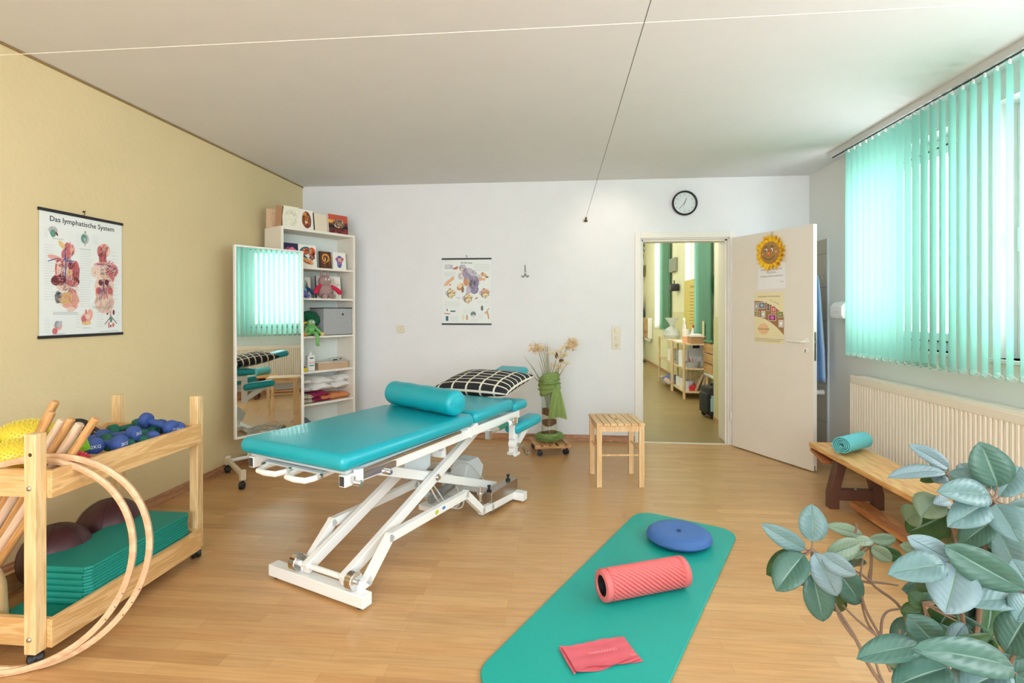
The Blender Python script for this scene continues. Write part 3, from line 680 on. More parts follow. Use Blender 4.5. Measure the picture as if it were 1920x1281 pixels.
WIRE = M((96, 92, 86), .5, .6, name='dark wire'); WIRE2 = M((232, 226, 210), .4, name='light wire')
o = MB().tube([(.25, YB-.05, 2.2), (.268, 3.6, 2.243), (.285, 2.3, 2.28), (.300, 1.2, 2.315), (.33, YR, 2.42)], .0016, 6).build('tension_wire', WIRE); tag(o, 'thin dark tension wire running from the brass anchor towards the viewer under the ceiling', 'wire')
o = MB().tube([(XL, 1.95, 2.35), (0, 1.945, 2.347), (XR, 1.935, 2.35)], .0015, 6).build('tension_wire', WIRE2); tag(o, 'thin pale tension wire crossing the room from left wall to right wall', 'wire')

t = thing('cable_coil', 'tangle of grey cables beside a flat grey box on the floor behind the couch', 'cable', (-.98, 3.90, 0), R(20))
MB().rbox(-.05, .28, .02, .10, 0, .055, .006).build('junction_box', M((130, 122, 112), .5, name='grey box'), t)
for i in range(9):
    rr = .10+.012*i; m = MB(); m.tube([((rr+.01*math.sin(3*a+i))*math.cos(a)*1.3-.05+.008*i, (rr+.012*math.cos(2*a+i))*math.sin(a)*.8-.02, .01+.006*i+.02*(1+math.sin(a*2+i*1.7))) for a in [2*PI*k/36 for k in range(36)]], .004, 6, closed=True); m.build('cable_loop', LG, t)
# ------------------------------------------------------------------ bookcase across the left corner
# local: x along the front from left to right, y depth towards the corner, front at y=0
bca = math.atan2(.641, .394)
bc = thing('bookcase', 'tall narrow white bookcase set across the corner behind the mirror', 'bookcase', (-2.375, 4.242, 0), bca)
BCW = M((238, 232, 220), .45, name='cream white laminate'); BCB = M((226, 232, 228), .6, name='back panel')
WB, DB, HB = .752, .275, 2.02
for x in (0, WB-.022): MB().box(x, x+.022, 0, DB, 0, HB).build('side_panel', BCW, bc, bevel=.001)
MB().box(.022, WB-.022, DB-.012, DB-.004, .08, HB-.02).build('back_panel', BCB, bc)
MB().box(.022, WB-.022, .02, .036, 0, .075).build('plinth', BCW, bc)
MB().box(.022, WB-.022, .0, DB-.012, HB-.024, HB-.001).build('top_board', BCW, bc, bevel=.001)
SH = [.085, .455, .745, 1.062, 1.405, 1.682]
for z in SH: MB().box(.022, WB-.022, .004, DB-.012, z-.018, z).build('shelf', BCW, bc, bevel=.001)
m = MB()
for i in range(34): m.box(WB-.0225, WB-.0218, .045, .050, .3+i*.05, .305+i*.05); 
m.build('peg_holes', M((170, 160, 145), .7, name='peg hole'), bc)
def bcp(x, y, z): return (-2.375+math.cos(bca)*x-math.sin(bca)*y, 4.242+math.sin(bca)*x+math.cos(bca)*y, z)
PAPER = M((240, 236, 228), .7, name='paper'); KRAFT = M((190, 158, 118), .7, name='brown card'); DARKC = M((46, 38, 34), .6, name='dark cover')
def art(m, W, H, y, shapes, pal):
    """flat colour shapes printed on the front; coordinates 0..1"""
    for i, (k, pts) in enumerate(shapes):
        m.flat([((a-.5)*W, b*H) for a, b in pts], y-.0002-.00006*i, k+1)
def book(name, label, cat, x, z, W, H, t, y, yawd, cover, shapes=None, pal=None, group=None, lean=-6, openb=False, spine=None):
    o = thing(name, label, cat, bcp(x, y, z), 0, group); o.rotation_euler = Euler((R(lean), 0, bca+R(yawd)), 'XYZ')
    m = MB(); m.box(-W/2, W/2, 0, .003, 0, H); mats = [cover]+[M(c, .6, name='print') for c in (pal or [])]
    if shapes: art(m, W, H, 0, shapes, pal)
    m.build('front_cover', mats, o, smooth=False)
    MB().box(-W/2+.003, W/2-.002, .003, t-.003, .002, H-.002).build('pages', PAPER, o)
    m = MB(); m.box(-W/2, W/2, t-.003, t, 0, H); m.box(-W/2-.001, -W/2, 0, t, 0, H); m.build('back_cover', spine or cover, o)
    return o
rdb = random.Random(11)
def strokes(n, k, cx, cy, rx, ry, w=.02, ang=None, rnd=rdb):
    out = []
    for _ in range(n):
        t = rnd.uniform(0, 2*PI); q = rnd.uniform(.1, 1)**.5; x, y = cx+rx*q*math.cos(t), cy+ry*q*math.sin(t)
        a = (ang if ang is not None else t+PI/2)+rnd.uniform(-.4, .4); l = rnd.uniform(.05, .13)
        out.append((k if isinstance(k, int) else rnd.choice(k), ell(x, y, l, w*rnd.uniform(.6, 1.6), a, 8)))
    return out
# top of the bookcase
lion = [(1, ell(.52, .50, .33, .42)), (2, ell(.44, .56, .18, .32, .2)), (3, ell(.30, .42, .12, .22))]+strokes(34, [0, 1, 2, 3], .52, .46, .30, .36, .03)+[(3, ell(.46, .50, .10, .18)), (4, ell(.46, .40, .06, .09)), (0, ell(.47, .45, .03, .04))]
leop = [(1, rect(0, 1, 0, 1)), (0, rect(0, 1, .30, .45)), (2, rect(0, 1, .62, 1)), (3, rect(0, .4, .55, .72)), (4, ell(.52, .55, .30, .24))]+strokes(40, [0, 4, 5, 6], .52, .56, .28, .22, .022)+strokes(26, [1, 2, 0, 6], .5, .16, .48, .13, .02, 0)
ZT = HB
book('sketchbook', 'pale brown sketchbook with carved lines at the left end of the bookcase top', 'notebook', .03, ZT, .13, .17, .02, .17, -38, M((206, 176, 142), .7, name='tan cover'), strokes(14, 0, .5, .45, .3, .35, .008), [(160, 120, 88)], 'notebooks on the bookcase')
book('sketchbook', 'open sketchbook with a grey pencil swirl drawing on cream paper', 'notebook', .13, ZT, .155, .195, .016, .06, -2, M((236, 232, 212), .7, name='cream page'), strokes(40, [0, 1], .5, .5, .36, .40, .006), [(190, 194, 176), (150, 156, 146)], 'notebooks on the bookcase')
book('sketchbook', 'white notebook with a lion portrait in brown and orange', 'notebook', .272, ZT, .14, .185, .016, .05, 2, PAPER, lion, [(70, 32, 28), (120, 56, 30), (214, 150, 80), (176, 96, 44), (238, 226, 210)], 'notebooks on the bookcase')
book('sketchbook', 'blank cream notebook between lion portrait and red leopard picture', 'notebook', .418, ZT, .14, .17, .022, .05, 6, M((232, 220, 196), .7, name='cream cover'), None, None, 'notebooks on the bookcase', spine=DARKC)
book('sketchbook', 'ring notebook with a leopard lying against a red sunset', 'notebook', .60, ZT, .205, .185, .02, .045, -2, PAPER, leop, [(30, 24, 30), (120, 40, 44), (196, 80, 60), (226, 170, 70), (150, 120, 90), (220, 200, 170), (70, 50, 50)], 'notebooks on the bookcase')
MB_ = MB().box(-.03, .03, 0, .004, 0, .19); t = thing('sketchbook', 'tall brown notebook cover standing behind the pencil swirl drawing', 'notebook', bcp(.022, .09, ZT), 0, 'notebooks on the bookcase'); t.rotation_euler = (R(-5), 0, bca+R(-62)); MB_.build('cover', M((176, 132, 100), .7, name='brown cover'), t); MB().box(-.029, .029, .004, .02, 0, .188).build('pages', DARKC, t)
# first shelf
z = SH[5]
owl = [(0, rect(0, 1, 0, 1))]+strokes(40, [1, 2, 3], .5, .45, .42, .38, .035)+[(1, ell(.28, .42, .16, .15)), (3, ell(.60, .62, .34, .14, .1)), (4, ell(.5, .5, .30, .05, .5)), (4, ell(.5, .5, .30, .05, -.5)), (5, ell(.5, .35, .08, .12))]
para = [(1, ell(.35, .72, .32, .18, .3)), (2, ell(.36, .70, .22, .13, .3)), (2, ell(.76, .70, .19, .20)), (1, ell(.30, .38, .32, .14, -.6)), (3, ell(.45, .27, .36, .12, -.3))]+strokes(44, [0, 1, 2, 3, 4], .5, .5, .40, .32, .03)
gold = [(0, rect(0, 1, 0, 1)), (1, ell(.5, .62, .34, .26)), (0, ell(.5, .62, .22, .17)), (2, ell(.5, .55, .12, .17)), (3, ell(.45, .55, .05, .12))]+strokes(16, [1, 4], .5, .5, .4, .42, .015)
monk = [(0, ell(.5, .55, .24, .26)), (1, ell(.28, .60, .09, .10)), (1, ell(.74, .62, .09, .10)), (0, ell(.48, .28, .18, .18)), (2, ell(.5, .50, .14, .17)), (1, ell(.5, .40, .10, .09)), (3, ell(.45, .55, .02, .02)), (3, ell(.56, .55, .02, .02))]+strokes(22, [0, 2, 4], .5, .45, .24, .32, .012, PI/2)
book('sketchbook', 'dark notebook with a pink and purple owl portrait, top shelf left', 'notebook', .105, z, .15, .205, .02, .03, -3, DARKC, owl, [(28, 30, 70), (206, 60, 110), (110, 60, 130), (230, 120, 150), (80, 190, 180), (30, 30, 40)], 'notebooks on the bookcase')
book('sketchbook', 'large white notebook with orange and teal watercolour shapes', 'notebook', .275, z, .18, .205, .02, .03, 3, PAPER, para, [(40, 30, 34), (30, 110, 116), (206, 84, 46), (226, 160, 100), (120, 44, 40)], 'notebooks on the bookcase')
book('sketchbook', 'small dark brown notebook with a glowing golden ring picture', 'notebook', .455, z, .115, .16, .02, .03, 0, DARKC, gold, [(84, 46, 26), (226, 150, 50), (60, 50, 60), (220, 190, 130), (180, 110, 40)], 'notebooks on the bookcase')
book('sketchbook', 'white notebook with a blue monkey portrait, top shelf right', 'notebook', .61, z, .135, .165, .02, .04, -4, PAPER, monk, [(80, 90, 170), (206, 90, 110), (230, 180, 150), (30, 24, 40), (70, 160, 190)], 'notebooks on the bookcase')
# second shelf
z = SH[4]
squi = [(0, ell(.62, .66, .20, .20)), (1, ell(.45, .55, .28, .20, .3)), (2, ell(.66, .48, .20, .28)), (3, ell(.5, .4, .10, .12)), (4, ell(.3, .78, .20, .10))]+strokes(26, [0, 1, 2, 4], .52, .5, .36, .38, .02)
flow = strokes(30, [0, 1], .62, .5, .34, .42, .012, 1.2)+[(1, ell(.72, .72, .07, .2, .2)), (0, ell(.70, .45, .10, .13)), (2, ell(.78, .40, .07, .05)), (1, ell(.88, .62, .10, .06, .4)), (3, ell(.84, .40, .015, .015)), (2, ell(.62, .2, .05, .18))]
book('sketchbook', 'white notebook with brown squirrel sketches behind the blue plush toy', 'notebook', .275, z, .16, .195, .018, .11, 2, PAPER, squi, [(196, 146, 100), (232, 206, 170), (130, 90, 64), (60, 46, 40), (214, 190, 160)], 'notebooks on the bookcase')
book('sketchbook', 'wide white notebook with grey flower sketches behind the speckled plush toy', 'notebook', .535, z, .255, .215, .018, .10, -2, PAPER, flow, [(188, 186, 182), (214, 208, 196), (150, 146, 144), (60, 50, 60)], 'notebooks on the bookcase', spine=DARKC)
def plush(label, x, y, z, body, limb, sc_, belly=None, ears=True, yawd=0, bw=.055, tall=1.25):
    t = thing('plush_toy', label, 'plush toy', bcp(x, y, z), bca+R(yawd)); t.scale = (sc_,)*3
    m = MB(); m.ball((0, 0, .06), .062, sc=(1, .8, 1.0)); m.ball((0, 0, .135), .05, sc=(1.05, .8, .95)); m.build('body', body, t)
    if belly: MB().ball((0, -.010, .045), .058, sc=(.98, .85, .75)).build('trousers', belly, t)
    for s_ in (-1, 1):
        m = MB(); m.tube([(s_*.045, -.01, .10), (s_*.085, -.03, .075), (s_*.11, -.045, .045), (s_*.115, -.05, .035)], [.014, .017, .02, .008], 10); m.build('arm', limb, t)
        if ears: m = MB(); m.ball((s_*.028, 0, .19), .014, sc=(.8, .6, 2)); m.build('ear', body, t)
        MB().ball((s_*.014, -.040, .15), .009).build('eye', M((244, 244, 240), .3, name='eye white'), t); MB().ball((s_*.014, -.048, .15), .0035).build('pupil', BLACK, t)
        m = MB(); m.tube([(s_*.03, -.03, .02), (s_*.04, -.07, .016)], [.02, .018], 10); m.build('leg', belly or body, t)
    return t
FUZ = lambda c, c2=.15, vs=120: M(c, .95, bump=.5, bs=220, var=c2, vs=vs, name='plush')
plush('pale blue plush toy with dark blue arms on the second shelf', .215, .06, z, FUZ((150, 196, 206)), FUZ((30, 76, 120)), .95, FUZ((110, 120, 190), .6))
plush('speckled grey plush toy with red arms leaning on the flower sketches', .455, .055, z, FUZ((170, 140, 136), .6, 200), FUZ((214, 40, 76)), 1.18)
# third shelf: box and vegetable plush toys
z = SH[3]
t = thing('storage_box', 'grey fabric storage box with black rim and round metal eyelet', 'storage box', bcp(.575, .015, z), bca)
GF = M((168, 170, 172), .85, bump=.3, bs=180, var=.18, vs=60, name='grey fabric')
m = MB(); m.box(-.155, .15, 0, .22, 0, .25); m.build('box_body', GF, t, bevel=.003)
MB().box(-.157, .152, -.002, .222, .25, .258).build('rim', BLACK, t); MB().box(-.157, .152, -.002, .0, 0, .006).build('lower_trim', BLACK, t)
MB().lathe([(.010, 0), (.015, 0), (.014, .004), (.010, .004)], (.045, -.001, .195), (0, -1, 0), ring=True).build('eyelet', CHROME, t); MB().cyl((.045, -.001, .195), (.045, -.0015, .195), .0102).build('eyelet_hole', BLACK, t)
DG = FUZ((14, 92, 64)); LG2 = FUZ((126, 190, 112))
t = thing('plush_toy', 'green broccoli plush toy dangling one leg over the shelf edge', 'plush toy', bcp(.315, .07, z), bca+R(-4))
m = MB(); m.ball((0, 0, .055), .045, sc=(1, .8, 1.1)); m.ball((0, -.01, .11), .042, sc=(1, .85, 1.1)); m.build('body', LG2, t)
m = MB()
for i in range(9): a = PI*i/8; m.ball((.07*math.cos(a), .03, .135+.055*math.sin(a)), .040, n=12, m=8)
m.ball((0, .03, .16), .06); m.build('floret_head', DG, t)
for s_ in (-1, 1):
    m = MB(); m.tube([(s_*.035, -.01, .085), (s_*.065, -.03, .045), (s_*.085, -.045, .018)], [.013, .015, .014], 10); m.build('arm', LG2, t); MB().ball((s_*.092, -.05, .014), .019).build('hand', FUZ((222, 196, 120)), t)
    MB().ball((s_*.015-.004, -.044, .125), .013).build('eye', M((244, 244, 240), .3, name='eye white'), t); MB().ball((s_*.015-.004, -.056, .126), .0045).build('pupil', BLACK, t)
MB().ball((-.003, -.052, .108), .007).build('nose', LG2, t)
m = MB(); m.tube([(.01, -.03, .03), (.015, -.085, .02), (.017, -.102, -.01), (.017, -.102, -.065)], [.018, .018, .017, .015], 12); m.ball((.017, -.108, -.075), .019, sc=(.8, 1.3, .8)); m.build('leg', LG2, t)
m = MB(); m.tube([(-.02, -.03, .025), (-.06, -.05, .02), (-.10, -.05, .02)], [.018, .017, .015], 12); m.ball((-.11, -.052, .024), .018, sc=(.8, 1, 1.1)); m.build('leg', LG2, t)
t = thing('plush_toy', 'purple aubergine plush toy with green crown behind the broccoli toy', 'plush toy', bcp(.225, .13, z), bca)
MB().ball((0, 0, .075), .055, sc=(1, .8, 1.35)).build('body', FUZ((74, 44, 92)), t); m = MB(); m.ball((0, 0, .16), .028); m.ball((.02, 0, .17), .018); m.ball((-.02, 0, .165), .018); m.build('crown', DG, t); MB().ball((-.02, -.045, .10), .01).build('nose', FUZ((200, 130, 150)), t)
t = thing('plush_toy', 'yellow plush toy with orange feet half hidden by the mirror edge', 'plush toy', bcp(.17, .05, z), bca)
m = MB(); m.ball((0, 0, .07), .04, sc=(1, .8, 1.5)); m.ball((0, 0, .14), .03); m.tube([(.02, 0, .12), (.06, -.01, .115), (.09, -.01, .125)], [.012, .012, .01], 8); m.build('body', FUZ((230, 190, 70)), t); m = MB(); m.ball((.025, -.03, .02), .026); m.ball((.055, -.035, .018), .02); m.build('feet', FUZ((232, 150, 90)), t)
# fourth shelf: bottle, tape, cardboard box
z = SH[2]
t = thing('lotion_bottle', 'white pump lotion bottle with a turquoise label line', 'bottle', bcp(.305, .05, z), bca)
WP = M((240, 240, 238), .3, name='white plastic')
m = MB(); m.rbox(-.038, .038, -.022, .022, 0, .145, .012, 3); m.build('bottle_body', WP, t)
m = MB(); m.lathe([(.012, .142), (.013, .15), (.016, .152), (.015, .168), (.006, .172), (.005, .185), (.008, .186), (.008, .195), (0, .197)]); m.beam((0, 0, .19), (.0, -.028, .186), .01, .008); m.build('pump', WP, t)
m = MB(); m.text('BALM', .020, (0, .108), y=-.0225); m.build('lettering', M((40, 46, 60), .5, name='dark print'), t, smooth=False) if False else None
m = MB(); m.flat(rect(-.018, .018, .112, .122), -.0225); m.build('brand_print', M((50, 56, 66), .5, name='dark print'), t, smooth=False)
MB().flat(rect(-.024, .024, .045, .056), -.0225).build('label_line', M((40, 160, 170), .5, name='turquoise print'), t, smooth=False); MB().flat(rect(-.026, .026, .066, .084), -.0225).build('pink_print', M((236, 200, 196), .5, name='pink print'), t, smooth=False)
t = thing('cardboard_tray', 'shallow brown cardboard box filled with papers', 'box', bcp(.54, .04, z), bca+R(-6))
m = MB(); m.box(-.15, .15, 0, .004, 0, .06); m.box(-.15, .15, .196, .2, 0, .06); m.box(-.15, -.146, .004, .196, 0, .06); m.box(.146, .15, .004, .196, 0, .06); m.box(-.146, .146, .004, .196, 0, .004); m.build('box_walls', M((190, 160, 130), .8, name='cardboard'), t)
m = MB(); m.box(-.14, .14, .01, .19, .006, .062); m.box(-.135, .02, .012, .15, .063, .066, rot=(0, R(-5), R(8))); m.box(-.10, .12, .03, .18, .066, .069, rot=(0, R(-4), R(-5))); m.build('papers', PAPER, t)
t = thing('handheld_device', 'small grey and black handheld device lying on the papers', 'device', bcp(.60, .10, z+.074), bca+R(12))
m = MB(); m.rbox(-.07, .07, -.02, .03, 0, .022, .008); m.build('housing', M((196, 200, 190), .4, name='grey plastic'), t); MB().rbox(-.055, .0, -.028, -.005, .001, .012, .004).rbox(.035, .06, -.024, -.018, .006, .014, .002).build('display', BLACK, t)
t = thing('plastic_dish', 'yellow and blue plastic dish beside the lotion bottle', 'dish', bcp(.205, .03, z), bca)
m = MB(); m.prism([(-.06, .0), (.045, 0), (.06, .03), (.03, .036), (-.02, .028), (-.06, .036)], -.02, .04, 'XZ'); m.build('dish', M((232, 206, 40), .4, name='yellow plastic'), t, bevel=.006); MB().rbox(-.05, -.005, -.01, .03, .032, .044, .004).ball((.03, .0, .038), .01).build('blue_insert', M((40, 80, 160), .4, name='blue plastic'), t)
# fifth shelf: towels
z = SH[1]
def folded(name, label, x, y, z0, W, D, H, mat, seed, yawd=0, wav=.012, group=None, nl=1, cat='blanket'):
    rd = random.Random(seed); t = thing(name, label, cat, bcp(x, y, z0), bca+R(yawd), group); m = MB(); nx, ny = 22, 10
    for l in range(nl):
        vs = []; h0 = H*l/nl; h1 = H*(l+1)/nl-.001; ph = rd.uniform(0, 6)
        for top in (0, 1):
            for i in range(nx+1):
                for j in range(ny+1):
                    u = i/nx; v = j/ny; e = min(1, min(u, 1-u)*9)**.5*min(1, min(v, 1-v)*5)**.5
                    mid = (h0+h1)/2; hh = mid+(h1-mid)*e*(1 if top else -1)
                    wv = wav*math.sin(u*7+ph)*(.4+.6*v)*h0/H+wav*.5*math.sin(u*15+v*6+ph)*(1 if top else 0)
                    vs.append(((u-.5)*W+wav*math.sin(v*5+ph)*.5, v*D, max(.001, hh+(wv if (l or top) else 0))))
        k = (nx+1)*(ny+1); fs = []
        for s_ in (0, 1):
            for i in range(nx):
                for j in range(ny): a = s_*k+i*(ny+1)+j; fs.append((a, a+1, a+ny+2, a+ny+1))
        def ring(): return [i*(ny+1) for i in range(nx+1)]+[nx*(ny+1)+j for j in range(1, ny+1)]+[i*(ny+1)+ny for i in range(nx-1, -1, -1)]+[j for j in range(ny-1, 0, -1)]
        rr = ring(); fs += [(rr[i], rr[(i+1) % len(rr)], rr[(i+1) % len(rr)]+k, rr[i]+k) for i in range(len(rr))]
        m._add(vs, fs)
    m.build('fabric', mat, t); return t
folded('folded_blanket', 'orange and pink folded cloth under the white blanket', .56, .02, z, .32, .22, .055, M((222, 140, 88), .9, bump=.3, bs=150, name='orange cloth'), 2, 3, .01)
folded('folded_blanket', 'crimson and magenta patterned cloth on the towel shelf', .40, .015, z, .20, .22, .085, M((150, 30, 72), .9, var=.7, vs=28, bump=.3, bs=100, name='crimson cloth'), 3, 0, .015, nl=2)
folded('folded_blanket', 'rumpled white blanket lying on top of the towel shelf pile', .50, .06, z+.095, .54, .20, .115, M((232, 230, 226), .95, bump=.4, bs=120, name='white fleece'), 4, 2, .034, nl=2)
folded('folded_blanket', 'beige folded blanket at the left of the towel shelf', .22, .02, z, .22, .2, .075, M((206, 196, 176), .95, bump=.4, bs=120, name='beige fleece'), 6, -3, .014, nl=2)
t = thing('seat_cushion', 'domed grey cushion lying in the lowest visible compartment of the bookcase', 'cushion', bcp(.25, .125, SH[0]), bca)
MB().lathe([(.0, 0), (.10, 0), (.118, .02), (.12, .10), (.10, .18), (.06, .225), (0, .24)], n=36).build('cover', M((112, 124, 138), .8, bump=.2, bs=150, name='grey cover'), t)

# ------------------------------------------------------------------ mirror on wheels
ma = R(58.4); MU = Vector((math.cos(ma), math.sin(ma), 0)); MN = Vector((MU.y, -MU.x, 0))
mc = Vector((-2.345, 4.035, 0))
mr = thing('standing_mirror', 'tall white-framed wheeled mirror in front of the bookcase', 'mirror', mc, ma); mtilt = (R(-.45), 0, 0)
Wm = .288; z0, z1 = .297, 1.803
m = MB()
for r in ((-Wm, -Wm+.014, z0, z1), (Wm-.014, Wm, z0, z1), (-Wm+.014, Wm-.014, z0, z0+.014), (-Wm+.014, Wm-.014, z1-.014, z1)): m.box(r[0], r[1], -.012, .018, r[2], r[3])
m.build('frame', WHITE, mr, bevel=.002, rot=mtilt)
MB().box(-Wm+.014, Wm-.014, .0, .004, z0+.014, z1-.014).build('mirror_glass', mirror_mat(), mr, smooth=False, rot=mtilt)
MB().box(-Wm+.014, Wm-.014, .0045, .014, z0+.014, z1-.014).build('backing_board', WHITE, mr, rot=mtilt)
# the maker's stamp in the lower right corner of the glass
m = MB(); m.T = Matrix.Translation((.20, 0, .37)) @ Matrix.Rotation(R(-38), 4, 'Y'); 
for i in range(7): m.flat(rect(-.05+i*.014, -.05+i*.014+.009, -.006, .008), -.0006)
m.build('etched_stamp', M((150, 130, 100), .8, name='etched mark'), mr, smooth=False, rot=mtilt)
MB().cyl((-.105, .15, .10), (-.075, .03, .42), .017).build('pole', WHITE, mr)
MB().cyl((-.075, .032, .35), (-.075, .032, 1.5), .014).box(-.20, .08, .021, .032, 1.0, 1.03).build('rear_post', WHITE, mr)
MB().cyl((-.255, .155, .10), (.040, .150, .10), .0145).build('crossbar', WHITE, mr)
for (x0, y0), (x1, y1) in (((-.364, -.282), (-.250, .20)), ((.105, -.25), (.030, .215))):
    m = MB(); m.beam((x0, y0, .10), (x1, y1, .10), .028, .028); m.box(x0-.019, x0+.019, y0-.017, y0+.017, .062, .135); m.box(x1-.019, x1+.019, y1-.017, y1+.017, .062, .135); m.build('foot_bar', CREAM, mr, bevel=.003)
    for x, y in ((x0, y0), (x1, y1)): caster(mr, x, y, .027, .064, yaw=-1.2+x*3, wd=.015)

# ------------------------------------------------------------------ posters
def wall_poster(name, label, loc, rz, W, H, build_print, hook=True):
    t = thing(name, label, 'poster', loc, rz)
    MB().box(-W/2, W/2, -.0045, -.0035, .012, H-.012).build('sheet', M((232, 238, 236), .55, name='poster paper'), t)
    for z in (0, H-.016): MB().box(-W/2-.006, W/2+.006, -.010, 0, z, z+.016).build('hanging_rail', BLACK, t, bevel=.001)
    cable([(0, -.002, H-.002), (.006, -.003, H+.014), (0, -.003, H+.026), (-.006, -.003, H+.016)], .0018, t, M((90, 80, 60), .4, .8, name='hook wire'), 'hanging_hook', 6)
    MB().cyl((0, .0, H+.02), (0, -.012, H+.024), .003).build('nail', M((90, 80, 60), .4, .8, name='hook wire'), t)
    build_print(t, W, H)
C = [(202, 110, 112), (232, 170, 160), (120, 52, 62), (70, 90, 150), (226, 196, 130), (150, 150, 150), (236, 206, 190), (90, 150, 130), (180, 186, 190), (40, 40, 46)]
CM = [M(c, .6, name='print', var=.28, vs=130) for c in C]
def pr(m, shapes, W, H):
    for i, (k, pts) in enumerate(shapes): m.flat([((a-.5)*W, b*H) for a, b in pts], -.0047-.00002*i, k)
def fine(n, k, cx, cy, rx, ry, a=None, sd=1, w=.0022, l=(.01, .035)):
    r_ = random.Random(sd); out = []
    for _ in range(n):
        t = r_.uniform(0, 2*PI); q = r_.random()**.5; x, y = cx+rx*q*math.cos(t), cy+ry*q*math.sin(t); an = (a if a is not None else t)+r_.uniform(-.5, .5)
        out.append((r_.choice(k), ell(x, y, r_.uniform(*l), w*r_.uniform(.6, 1.6), an, 7)))
    return out
def lines(x0, x1, y0, y1, n, k=8, rnd=random.Random(5)): return [(k, rect(x0, x0+(x1-x0)*rnd.uniform(.7, 1), y0+(y1-y0)*i/n, y0+(y1-y0)*i/n+.0016)) for i in range(n)]
